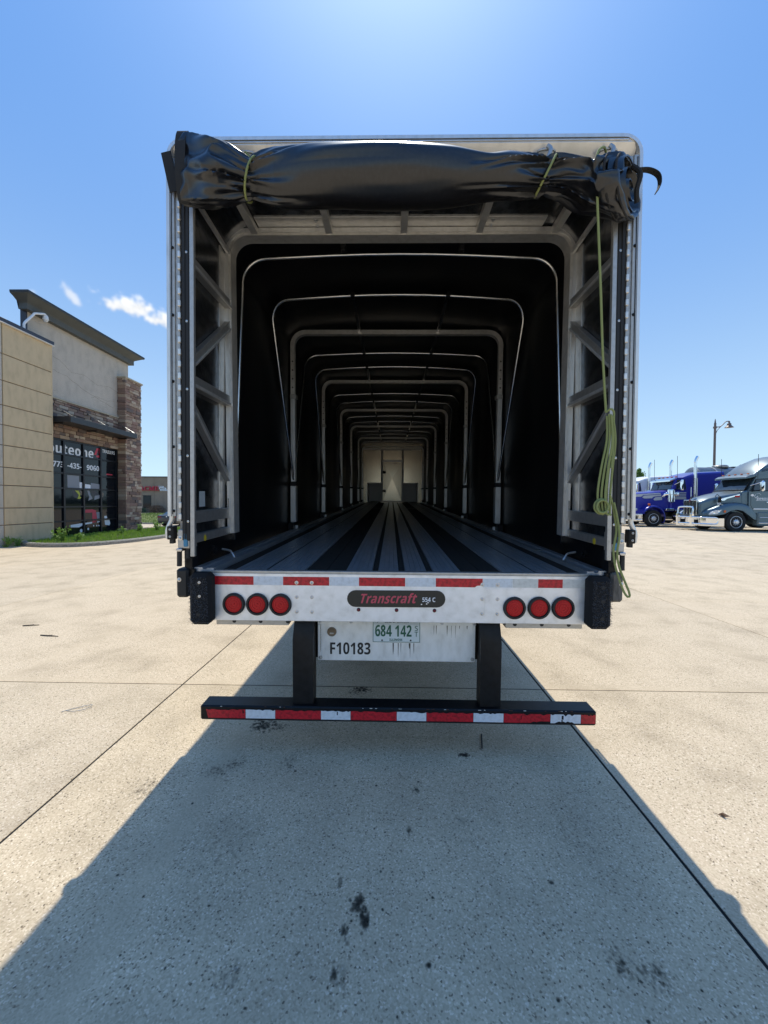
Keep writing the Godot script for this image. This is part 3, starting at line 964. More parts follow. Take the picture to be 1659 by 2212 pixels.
	for k in 18:
		part("crossmember", bb(-1.09, -0.14, -0.55 - k * 0.76, 1.09, -0.045, -0.50 - k * 0.76), mats["worn_metal"], t)
	for zz: float in [-4.3, -5.65]:
		var drop := -(DECK + sin(deg_to_rad(1.8)) * -zz) / cos(deg_to_rad(1.8)) + 0.505
		part("axle", tube([Vector3(-0.95, drop, zz), Vector3(0.95, drop, zz)], 0.065, 12), mats["black_paint"], t)
		part("suspension_hanger", bb(-0.5, drop + 0.05, zz - 0.2, 0.5, -0.58, zz + 0.2, 0.01), mats["black_paint"], t)
		for x: float in [-1.08, -0.76, 0.76, 1.08]:
			wheel("wheel", t, Vector3(x, drop, zz), signf(x), 0.505, 0.26)
	for x: float in [-0.75, 0.75]:
		part("landing_leg", bb(x - 0.07, -1.52, -11.6, x + 0.07, -0.05, -11.45, 0.01), mats["black_paint"], t)
	make_bulkhead(t)


func tufts(x0: float, y0: float, w: float, h: float, z: float) -> ArrayMesh:
	var s := Sh.new()
	for k in 900:
		var on_side := rng.randf() < 0.14
		var p := Vector3(x0 + rng.randf_range(0.012, w - 0.012), y0 + rng.randf_range(0.012, h - 0.02), z - 0.001)
		var d := Vector3(rng.randf_range(-1, 1), rng.randf_range(-1, 0.7), rng.randf_range(0.5, 1.3)).normalized()
		if on_side:
			p = Vector3(x0 + (w if x0 > 0 else 0.0), y0 + rng.randf_range(0.02, h - 0.02), z * rng.randf_range(0.4, 0.9))
			d = Vector3(signf(x0) * 1.0, rng.randf_range(-0.8, 0.4), rng.randf_range(-0.4, 0.8)).normalized()
		var a := d.cross(Vector3(rng.randf_range(-1, 1), 1, 0.3)).normalized() * rng.randf_range(0.0012, 0.0026)
		var l := rng.randf_range(0.005, 0.012)
		var tip := p + d * l
		var b := d.cross(a)
		s.add(PackedVector3Array([p + a, p - a, tip, p - a, p + b, tip, p + b, p + a, tip]), 10.0)
	return s.mesh()


func wheel(called: String, parent: Node, at: Vector3, s: float, r: float, w: float, rim := "steel_tube", holes := 10) -> Node3D:
	var k := r / 0.51
	var h := holder(called, parent, facing(at, Vector3(s, 0, 0)))
	var hw := w / 2
	part("tyre", lathe([Vector2(0.29 * k, -hw * 0.95), Vector2(0.44 * k, -hw), Vector2(0.485 * k, -hw * 0.92), Vector2(r, -hw * 0.7), Vector2(r, -hw * 0.3), Vector2(r - 0.012, -hw * 0.27), Vector2(r - 0.012, -hw * 0.2), Vector2(r, -hw * 0.17), Vector2(r, hw * 0.17), Vector2(r - 0.012, hw * 0.2), Vector2(r - 0.012, hw * 0.27), Vector2(r, hw * 0.3), Vector2(r, hw * 0.7), Vector2(0.485 * k, hw * 0.92), Vector2(0.44 * k, hw), Vector2(0.32 * k, hw * 0.98), Vector2(0.29 * k, hw * 0.85)], 40), mats["tyre"], h, 30.0)
	var rm := part("rim", lathe([Vector2(0.295 * k, hw * 0.6), Vector2(0.305 * k, hw * 0.93), Vector2(0.29 * k, hw * 0.96), Vector2(0.275 * k, hw * 0.8), Vector2(0.265 * k, hw * 0.55), Vector2(0.20 * k, hw * 0.72), Vector2(0.135 * k, hw * 0.70), Vector2(0.13 * k, hw * 0.95), Vector2(0.11 * k, hw * 1.12), Vector2(0.085 * k, hw * 1.2), Vector2(0.08 * k, hw * 1.42), Vector2(0.0005, hw * 1.5)], 40), mats[rim], h, 35.0)
	for i in holes:
		var a := TAU * (i + 0.5) / holes
		part("painted_hand_hole", facing(Vector3(cos(a) * 0.232 * k, hw * 0.635, sin(a) * 0.232 * k), Vector3.UP) * lathe([Vector2(0.028 * k, 0), Vector2(0.026 * k, 0.012), Vector2(0.001, 0.0121)], 10), mats["black_rubber_and_hole_shade"], rm)  # dark disc on the rim, painting the shade inside an opening
	for i in 10:
		var a := TAU * i / 10
		part("wheel_nut", facing(Vector3(cos(a) * 0.158 * k, hw * 0.7, sin(a) * 0.158 * k), Vector3.UP) * lathe([Vector2(0.017 * k, 0), Vector2(0.016 * k, 0.035), Vector2(0.001, 0.045)], 6), mats[rim], rm)
	return h


func make_bulkhead(t: Node3D) -> void:
	var z := -14.3
	var b := part("bulkhead", bb(-1.275, 0.79, z - 0.06, 1.275, 2.42, z - 0.02), mats["wall_metal"], t)
	for p: Array in [[-1.275, -0.995], [-0.435, 0.42], [0.995, 1.275]]:
		part("lower_wall", bb(p[0], -0.12, z - 0.06, p[1], 0.79, z - 0.02), mats["wall_metal"], b)
	var ox := -0.014
	for p: Array in [[-1.17, -0.80, 0.79, 2.1], [-0.785, -0.475, 0.79, 2.1], [-0.385, -0.03, 1.72, 2.1], [-0.015, 0.36, 1.72, 2.1], [0.45, 0.73, 0.79, 2.1], [0.745, 1.09, 0.79, 2.1]]:
		part("wall_panel", bb(p[0], p[2], z - 0.02, p[1], p[3], z - 0.008, 0.004), mats["wall_metal"], b)
	for x: float in [-0.43, 0.405]:
		part("door_post", bb(x - 0.04, 0.0, z - 0.02, x + 0.04, 2.1, z + 0.03, 0.004), mats["worn_metal"], b)
	part("head_rail", bb(-1.19, 2.10, z - 0.02, 1.13, 2.17, z + 0.02, 0.005), mats["frame_metal"], b)
	part("door_head", bb(-0.41, 1.62, z - 0.02, 0.385, 1.71, z + 0.045, 0.004), mats["frame_metal"], b)
	part("kick_rail", bb(-0.43, 0.0, z - 0.02, 0.40, 0.06, z + 0.02, 0.004), mats["worn_metal"], b)
	# cross-broken door leaf: four facets meeting in the middle
	var dx0 := -0.388
	var dx1 := 0.362
	var dy0 := 0.066
	var dy1 := 1.612
	var c := [Vector3(dx0, dy0, z), Vector3(dx1, dy0, z), Vector3(dx1, dy1, z), Vector3(dx0, dy1, z)]
	var mid := Vector3((dx0 + dx1) / 2, (dy0 + dy1) / 2 + 0.12, z + 0.017)
	var tri := PackedVector3Array()
	for i in 4:
		tri.append_array([c[i], c[(i + 1) % 4], mid])
		var back := Vector3(0, 0, -0.02)
		q4(tri, c[(i + 1) % 4], c[i], c[i] + back, c[(i + 1) % 4] + back)
	tri.append_array([c[0] + Vector3(0, 0, -0.02), c[2] + Vector3(0, 0, -0.02), c[1] + Vector3(0, 0, -0.02), c[0] + Vector3(0, 0, -0.02), c[3] + Vector3(0, 0, -0.02), c[2] + Vector3(0, 0, -0.02)])
	var door := part("door", tri, mats["wall_metal"], b, 2.0)
	for y: float in [0.46, 1.21]:
		part("hinge", bb(-0.40, y - 0.05, z + 0.01, -0.27, y + 0.05, z + 0.06, 0.01), mats["black_rubber_and_hole_shade"], door)
	part("handle", tube([Vector3(0.05, 1.585, z + 0.02), Vector3(0.10, 1.58, z + 0.06), Vector3(0.15, 1.54, z + 0.06)], 0.012, 8), mats["black_rubber_and_hole_shade"], door)
	# storage boxes at both sides of the door, black open mouths under a lip
	for s: int in [0, 1]:
		var x0: float = [-0.995, 0.42][s]
		var x1: float = [-0.435, 0.995][s]
		# a deep open bin behind the wall
		part("storage_bin", bb(x0, 0.0, z - 0.85, x1, 0.79, z - 0.82), mats["worn_metal"], b)
		part("storage_bin", bb(x0 - 0.02, 0.0, z - 0.82, x0, 0.79, z - 0.06), mats["worn_metal"], b)
		part("storage_bin", bb(x1, 0.0, z - 0.82, x1 + 0.02, 0.79, z - 0.06), mats["worn_metal"], b)
		part("storage_bin", bb(x0, -0.02, z - 0.82, x1, 0.0, z - 0.02), mats["deck_wood"], b)
		part("storage_bin", bb(x0, 0.79, z - 0.82, x1, 0.81, z - 0.06), mats["worn_metal"], b)
		part("storage_lip", bb(x0 - 0.02, 0.755, z - 0.02, x1 + 0.01, 0.785, z + 0.115, 0.004), mats["frame_metal"], b)
		part("storage_side", bb((x0 - 0.03) if s == 0 else x1, 0.02, z - 0.02, x0 if s == 0 else x1 + 0.03, 0.80, z + 0.11, 0.004), mats["frame_metal"], b)


const FRAMES := [-0.66, -2.50, -4.68, -7.15, -9.55, -12.15, -14.15]
# where the top of each bow stands, and the frame it hangs from
const BOWS := [[-0.80, 0], [-1.55, 1], [-3.18, 1], [-3.80, 2], [-5.48, 2], [-6.15, 3], [-7.82, 3], [-8.62, 4], [-10.35, 4], [-11.1, 5], [-12.95, 5]]


func arch(hw: float, top: float, low: float, r: float, z: float, crown := 0.0) -> Array:
	var p := [Vector3(-hw, low, z)]
	for a: Vector2 in arc(Vector2(-hw + r, top - r), r, 180, 90, 8):
		p.append(Vector3(a.x, a.y, z))
	if crown > 0.0:
		for i in range(1, 8):
			var t := i / 8.0
			p.append(Vector3(lerpf(-hw + r, hw - r, t), top + crown * sin(PI * t), z))
	for a: Vector2 in arc(Vector2(hw - r, top - r), r, 90, 0, 8):
		p.append(Vector3(a.x, a.y, z))
	p.append(Vector3(hw, low, z))
	return p


# the enclosure narrows a little towards its top
func lean_in(t: PackedVector3Array) -> PackedVector3Array:
	for i in t.size():
		t[i].x *= 1.0 - 0.0125 * (t[i].y - 0.34)
	return t


func make_enclosure() -> void:
	var t := thing("tarp_enclosure", "sliding black tarp enclosure with aluminium end frame and hoops on the flatbed", "tarp enclosure", tilt)
	# ---- end frame at the back
	var f := part("end_rail", lean_in(sweep(rect(0.018, 0.11), arch(1.298, 2.368, 0.33, 0.09, 0.05), Vector3.BACK)), mats["rail_metal"], t, 25.0)
	for s: int in [-1, 1]:
		part("rail_face", lean_in(bb(s * 1.2885, 0.33, 0.0, s * 1.262, 2.27, 0.103, 0.002)), mats["worn_metal"], f)
		part("rail_groove", lean_in(bb(s * 1.281, 0.34, 0.104, s * 1.2775, 2.26, 0.1065)), mats["black_paint"], f)
	var head := part("header", Transform3D(Basis(Vector3.BACK, Vector3.UP, Vector3.LEFT), Vector3.ZERO) * prism(PackedVector2Array([Vector2(0.098, 2.352), Vector2(0.098, 2.338), Vector2(0.012, 2.225), Vector2(-0.02, 2.225), Vector2(-0.02, 2.352)]), -1.25, 1.25), mats["frame_metal"], t, 15.0)
	part("header_lip", bb(-1.20, 2.3455, 0.0985, 1.20, 2.3515, 0.104, 0.001), mats["rail_metal"], head)
	part("header_foot", bb(-1.19, 2.205, -0.02, 1.19, 2.224, 0.03, 0.003), mats["frame_metal"], head)
	for x: float in [-0.84, 0.765, 1.09]:
		var lp := holder("footman_loop", t)
		part("loop", tube(smooth([Vector3(x - 0.045, 2.285, 0.088), Vector3(x - 0.04, 2.285, 0.112), Vector3(x, 2.287, 0.118), Vector3(x + 0.04, 2.285, 0.112), Vector3(x + 0.045, 2.285, 0.088)], 0.01), 0.006, 8), mats["worn_metal"], lp)
		if x > 0:
			part("snap_hook", tube(smooth([Vector3(x, 2.30, 0.124), Vector3(x + 0.012, 2.275, 0.135), Vector3(x - 0.002, 2.23, 0.14), Vector3(x - 0.014, 2.20, 0.13)], 0.01), 0.011, 8), mats["worn_metal"], lp)
	for s: int in [-1, 1]:
		var side := holder("end_post", t)
		part("hinge_strip", lean_in(bb(s * 1.262, 0.30, 0.02, s * 1.238, 2.27, 0.094, 0.002)), mats["worn_metal"], side)
		for k in 30:
			var y := 0.31 + k * 0.0655
			part("hinge_knuckle", lean_in(bb(s * 1.2475, y, 0.09, s * 1.231, y + 0.034, 0.106, 0.003)), mats["rail_metal"], side)
		part("rubber_seal", lean_in(bb(s * 1.230, 0.19, 0.072, s * 1.183, 2.25, 0.098, 0.006)), mats["black_rubber_and_hole_shade"], side)
		part("seal_lip", lean_in(bb(s * 1.213, 0.20, 0.099, s * 1.206, 2.25, 0.104, 0.002)), mats["black_rubber_and_hole_shade"], side)
		part("inner_strip", lean_in(bb(s * 1.182, 0.10, 0.075, s * 1.158, 2.25, 0.10, 0.002)), mats["worn_metal"], side)
		part("post_web", lean_in(bb(s * 1.279, 0.17, 0.0, s * 1.215, 2.25, 0.019)), mats["worn_metal"], side)
		for k in 6:
			bolt_at("rivet", Vector3(s * (1.272 - 0.0155 * k * 0.36), 0.36 + k * 0.36, 0.105), 0.005, mats["black_paint"], side)
			bolt_at("rivet", Vector3(s * (1.195 - 0.012 * k * 0.35), 0.30 + k * 0.37, 0.098), 0.004, mats["bolt"], side)
		# foot of the rail: bent handle, latch block, roller pins
		part("bent_handle", tube(smooth([Vector3(s * 1.299, 0.36, 0.075), Vector3(s * 1.30, 0.31, 0.075), Vector3(s * 1.315, 0.275, 0.075), Vector3(s * 1.325, 0.24, 0.075), Vector3(s * 1.322, 0.20, 0.075)], 0.01), 0.014, 10), mats["rail_metal"], side)
		var blk := part("latch_block", bb(s * 1.318, 0.195, 0.05, s * 1.281, 0.272, 0.10, 0.004), mats["black_paint"], side)
		part("latch_tongue", bb(s * 1.309, 0.172, 0.06, s * 1.286, 0.195, 0.09, 0.002), mats["black_rubber_and_hole_shade"], blk)
		for y: float in [0.213, 0.254]:
			bolt_at("bolt", Vector3(s * 1.30, y, 0.10), 0.004, mats["worn_metal"], blk)
		part("foot_bracket", bb(s * 1.262, 0.145, 0.0, s * 1.192, 0.252, 0.09, 0.004), mats["worn_metal"], side)
		part("painted_foot", bb(s * 1.226, 0.155, 0.088, s * 1.202, 0.235, 0.098, 0.004), mats["blue_paint"], side)
		bolt_at("bolt", Vector3(s * 1.246, 0.205, 0.09), 0.008, mats["bolt"], side)
		part("pin_head", bb(s * 1.268, 0.128, 0.05, s * 1.235, 0.145, 0.10, 0.004), mats["bolt"], side)
		part("roller_pin", tube([Vector3(s * 1.262, 0.128, 0.07), Vector3(s * 1.264, 0.04, 0.07)], 0.0135, 12), mats["black_rubber_and_hole_shade"], side)
		part("roller_pin", tube([Vector3(s * 1.214, 0.165, 0.06), Vector3(s * 1.216, 0.085, 0.06)], 0.016, 12), mats["black_rubber_and_hole_shade"], side)
		part("corner_post", bb(s * 1.255, -0.10, -0.06, s * 1.215, 0.14, 0.02, 0.003), mats["black_paint"], side)
		# ---- dark side panel with its stiffeners, back to the first frame
		var pan := part("side_panel", lean_in(bb(s * 1.292, 0.16, -0.70, s * 1.280, 2.18, 0.0, 0.001)), mats["panel_metal"], t)
		var x0 := s * 1.279
		var x1 := s * 1.235
		var ax := s * 1.257
		for b: Array in [[1.81, 1.81, 0.062], [1.125, 1.125, 0.072]]:
			var bar3 := Sh.new()
			bar3.add(lean_in(bar(Vector3(ax, b[0], -0.01), Vector3(ax, b[1], -0.63), 0.046, b[2], Vector3.UP, 0.003)))
			obj("brace", bar3, mats["worn_metal"], pan)
			obj("brace_flange", Sh.new().add(lean_in(bar(Vector3(s * 1.228, b[0] - b[2] * 0.36, -0.01), Vector3(s * 1.228, b[0] - b[2] * 0.36, -0.63), 0.012, b[2] * 0.28, Vector3.UP, 0.002))), mats["rail_metal"], pan)
		for b: Array in [[1.20, 1.70], [1.02, 0.53]]:
			obj("brace", Sh.new().add(lean_in(bar(Vector3(ax, b[0], -0.01), Vector3(ax, b[1], -0.66), 0.042, 0.05, Vector3.RIGHT.cross(Vector3(0, b[1] - b[0], -0.65)).normalized(), 0.003))), mats["worn_metal"], pan)
			obj("brace_flange", Sh.new().add(lean_in(bar(Vector3(s * 1.231, b[0] - 0.024, -0.01), Vector3(s * 1.231, b[1] - 0.024, -0.66), 0.010, 0.014, Vector3.RIGHT.cross(Vector3(0, b[1] - b[0], -0.65)).normalized(), 0.002))), mats["rail_metal"], pan)
		part("bottom_rail", bb(x0, 0.275, -0.66, x1, 0.348, 0.0, 0.003), mats["worn_metal"], pan)
		part("bottom_rail", bb(x0, 0.155, -0.70, x1, 0.208, 0.0, 0.003), mats["worn_metal"], pan)
		part("side_skirt", bb(s * 1.285, -0.16, -0.72, s * 1.272, 0.155, -0.03, 0.001), mats["tarp"], pan)
		part("bottom_shelf", bb(x0, 0.209, -0.68, s * 1.262, 0.274, -0.01), mats["panel_metal"], pan)
		part("gusset", Transform3D(Basis(Vector3.FORWARD, Vector3.UP, Vector3.RIGHT), Vector3(s * 1.243, 0, 0)) * prism(PackedVector2Array([Vector2(0.60, 0.35), Vector2(0.66, 0.35), Vector2(0.66, 0.47), Vector2(0.60, 0.415)]), -0.004, 0.004), mats["panel_metal"], pan)
		part("flange_strip", lean_in(bb(s * 1.280, 0.21, -0.615, s * 1.272, 2.17, -0.515, 0.001)), mats["frame_metal"], pan)
		part("round_sticker", Transform3D(Basis(), Vector3(x1, 0.172, -0.20)) * (facing(Vector3.ZERO, Vector3(-s, 0, 0)) * lathe([Vector2(0.02, 0.0), Vector2(0.019, 0.001), Vector2(0.001, 0.0012)], 16)), mats["yellow"], pan)
		if s < 0:
			part("paper_label", bb(-1.2795, 0.37, -0.30, -1.2775, 0.47, -0.22), mats["paper"], pan)
		# latch lever beside the deck
		part("lever", tube(smooth([Vector3(s * 1.20, 0.075, -0.38), Vector3(s * 1.15, 0.07, -0.36), Vector3(s * 1.12, 0.065, -0.33), Vector3(s * 1.09, 0.03, -0.31)], 0.02), 0.007, 8), mats["rail_metal"], side)
		part("lever_pivot", facing(Vector3(s * 1.235, 0.08, -0.30), Vector3(-s, 0, 0)) * lathe([Vector2(0.03, 0), Vector2(0.03, 0.02), Vector2(0.015, 0.02), Vector2(0.015, 0.03), Vector2(0.001, 0.03)], 16), mats["black_paint"], side)
	# ---- curved ceiling of the end section
	var prof := []
	for a: Vector2 in arc(Vector2(-1.03, 2.125), 0.225, 180, 90, 10):
		prof.append(a)
	for a: Vector2 in arc(Vector2(1.03, 2.125), 0.225, 90, 0, 10):
		prof.append(a)
	var rings := []
	for z: float in [0.0, -0.70]:
		var ring := PackedVector3Array()
		for a: Vector2 in prof:
			ring.append(Vector3(a.x, a.y, z))
		for i in range(prof.size() - 1, -1, -1):
			ring.append(Vector3(prof[i].x * 1.007, prof[i].y + 0.008, z))
		rings.append(ring)
	var roof := part("ceiling_panel", loft(rings, false), mats["panel_metal"], t, 30.0)
	part("ceiling_strip", bb(-1.0, 2.342, -0.615, 1.0, 2.3495, -0.50, 0.001), mats["frame_metal"], roof)
	for x: float in [-1.03, -0.50, 0.03, 0.56, 1.09]:
		part("ceiling_rib", bb(x - 0.024, 2.295, -0.64, x + 0.024, 2.341, 0.0, 0.003), mats["frame_metal"], roof)
	for s: int in [-1, 1]:
		part("corner_rib", bar(Vector3(s * 1.215, 2.20, 0.0), Vector3(s * 1.222, 2.17, -0.62), 0.02, 0.03, Vector3.UP, 0.002), mats["rail_metal"], roof)
	for x: float in [-0.58, 0.64]:
		for z: float in [-0.535, -0.59]:
			bolt_at("washer", Vector3(x, 2.341, z), 0.009, mats["bolt"], roof, Vector3.DOWN)
	# ---- square frames and the tube bows between them
	for i in FRAMES.size():
		var z: float = FRAMES[i]
		var deep := 0.10 if i == 0 else 0.06
		var hw := 1.229 if i == 0 else 1.21
		var top := 2.315 if i < 6 else 2.22
		var fr := holder("square_frame", t)
		part("arch", sweep(rect(0.05, deep), arch(hw, top, 0.16 if i == 0 else 0.55, 0.15, z), Vector3.BACK), mats["frame_metal"], fr, 25.0)
		if i == 0:
			part("arch_closer", sweep(rect(0.07, 0.012), arch(1.268, 2.365, 0.10, 0.19, z - 0.046), Vector3.BACK), mats["panel_metal"], fr, 25.0)
			part("arch_face", sweep(rect(0.028, 0.006), arch(hw + 0.008, top + 0.008, 0.17, 0.155, z + 0.055), Vector3.BACK), mats["rail_metal"], fr, 25.0)
			continue
		for s: int in [-1, 1]:
			part("sleeve", bb(s * (hw - 0.029), 0.55, z - 0.035, s * (hw + 0.027), 1.56, z + 0.035, 0.004), mats["rail_metal"], fr)
			part("clamp", bb(s * (hw - 0.045), 1.55, z - 0.045, s * (hw + 0.03), 1.60, z + 0.045, 0.004), mats["worn_metal"], fr)
			part("foot_post", bb(s * (hw - 0.035), 0.10, z - 0.045, s * (hw + 0.03), 0.53, z + 0.045, 0.004), mats["rail_metal"], fr)
			part("pivot", bb(s * (hw - 0.05), 0.53, z - 0.06, s * (hw + 0.03), 0.58, z + 0.06, 0.004), mats["black_paint"], fr)
			part("carriage", bb(s * (hw - 0.02), -0.08, z - 0.14, s * (hw + 0.04), 0.10, z + 0.14, 0.006), mats["black_paint"], fr)
			part("carriage_tab", bb(s * (hw - 0.05), 0.02, z - 0.012, s * (hw - 0.02), 0.06, z + 0.012, 0.002), mats["rail_metal"], fr)
			for k in 4:
				part("painted_adjusting_hole", facing(Vector3(s * hw, 1.68 + k * 0.10, z + deep / 2), Vector3.BACK) * lathe([Vector2(0.009, 0), Vector2(0.008, 0.0015), Vector2(0.0005, 0.0016)], 10), mats["black_rubber_and_hole_shade"], fr)  # post is not pierced; black discs paint the holes' shade
	for b: Array in BOWS:
		var zt: float = b[0]
		var zb: float = FRAMES[b[1]]
		var path := arch(1.205, 2.275, 0.56, 0.18, 0.0, 0.035)
		for i in path.size():
			path[i].z = lerpf(zb, zt, clampf((path[i].y - 0.56) / 1.74, 0.0, 1.02))
			if b[1] == 0:   # the first bow springs from behind the end frame
				path[i].x *= 1.0 + 0.03 * clampf((2.3 - path[i].y) / 1.0, 0.0, 1.0)
				path[i].z -= 0.08
		var fine := []
		for i in path.size() - 1:
			fine.append(path[i])
			if i == 0 or i == path.size() - 2:
				for k in range(1, 6):
					fine.append(path[i].lerp(path[i + 1], k / 6.0))
		fine.append(path[path.size() - 1])
		part("bow", tube(fine, 0.0135, 10), mats["bow_metal"], t, 50.0)
		for x: float in [-0.42, 0.47]:
			part("link_bar", bar(Vector3(x, 2.318, zt), Vector3(x * 1.02, 2.322, zb), 0.035, 0.012, Vector3.UP, 0.002), mats["panel_metal"], t)
			part("link_clip", bx(Vector3(x, 2.306, zt), Vector3(0.04, 0.05, 0.05), 0.006), mats["black_paint"], t)
	# ---- tarp skin, held out by frames and bows and slack between them
	var held := FRAMES.duplicate()
	for b: Array in BOWS:
		held.append(b[0])
	held.sort()
	var wave := FastNoiseLite.new()
	wave.seed = 5
	wave.frequency = 0.6
	var skin := []
	var nz := 150
	for k in nz + 1:
		var z := lerpf(-0.705, -14.36, float(k) / nz)
		var gap := 0.0
		for i in held.size() - 1:
			if z >= held[i] and z <= held[i + 1]:
				var u: float = (z - held[i]) / (held[i + 1] - held[i])
				gap = sin(PI * u) * clampf(held[i + 1] - held[i], 0.0, 1.7)
		var inner := []
		for p: Vector3 in arch(1.262, 2.372, -0.06, 0.21, z, 0.03):
			inner.append(p)
		var full := []
		for i in inner.size() - 1:
			full.append(inner[i])
			if i == 0 or i == inner.size() - 2:
				for m in range(1, 7):
					full.append(inner[i].lerp(inner[i + 1], m / 7.0))
		full.append(inner[inner.size() - 1])
		var ring := PackedVector3Array()
		for p: Vector3 in full:
			var slack := 0.016 * gap * clampf(p.y / 1.2, 0.0, 1.0) + 0.012 * wave.get_noise_3d(p.x * 1.5, p.y * 1.5, z * 1.6) * clampf(gap * 3.0, 0.0, 1.0)
			var d := Vector3(p.x / 1.262, clampf((p.y - 1.9) / 0.47, 0.0, 1.0), 0)
			ring.append(p - d * maxf(slack, -0.006))
		for i in range(full.size() - 1, -1, -1):
			var p: Vector3 = full[i]
			ring.append(Vector3(p.x * 1.006, p.y + (0.006 if p.y > 2.0 else 0.0), z))
		skin.append(ring)
	part("tarp_skin", loft(skin, false), mats["tarp"], t, 60.0)


func curtain_at(x: float) -> Array:   # top, bottom, half depth
	var k := [[-1.158, 2.312, 1.955, 0.035], [-1.10, 2.30, 1.945, 0.055], [-1.00, 2.275, 1.935, 0.085], [-0.884, 2.240, 1.95, 0.085], [-0.785, 2.168, 1.972, 0.060], [-0.72, 2.195, 1.958, 0.072], [-0.64, 2.222, 1.938, 0.090], [-0.50, 2.238, 1.926, 0.118], [-0.34, 2.246, 1.920, 0.135], [-0.107, 2.253, 1.912, 0.14], [0.05, 2.246, 1.914, 0.138], [0.238, 2.225, 1.926, 0.13], [0.41, 2.190, 1.944, 0.115], [0.54, 2.198, 1.962, 0.10], [0.74, 2.165, 1.99, 0.058], [0.82, 2.165, 1.968, 0.08], [0.90, 2.150, 1.92, 0.10], [0.97, 2.155, 1.885, 0.115], [1.05, 2.172, 1.866, 0.125], [1.10, 2.178, 1.862, 0.13], [1.135, 2.172, 1.870, 0.13]]
	for i in k.size() - 1:
		if x <= k[i + 1][0]:
			var t: float = (x - k[i][0]) / (k[i + 1][0] - k[i][0])
			var o := []
			for j in range(1, 4):
				o.append(cubic_interpolate(k[i][j], k[i + 1][j], k[maxi(i - 1, 0)][j], k[mini(i + 2, k.size() - 1)][j], clampf(t, 0.0, 1.0)))
			return o
	return k[k.size() - 1].slice(1)


# the roll's middle and half-height where sight lines over its top and under its belly touch it
func curtain_ring(x: float) -> Array:   # middle height, half height, middle depth, half depth
	var s := curtain_at(x)
	var hz: float = s[2]
	var cz := 0.112 + maxf(hz, 0.05)
	var a := atan((s[0] - 0.484) / 2.186)
	var b := atan((s[1] - 0.484) / 2.186)
	var mid := (a + b) / 2
	var cy := 0.484 + (2.406 - cz) * tan(mid)
	var across := (2.406 - cz) / cos(mid) * sin((a - b) / 2)
	var hy := sqrt(maxf(across * across - pow(hz * sin(mid), 2.0), 0.002)) / cos(mid)
	return [cy, hy, cz, hz]


func slant(x: float) -> float:   # the open end is turned a little to the back
	return 0.95 * smooth01((x - 0.84) / 0.24)


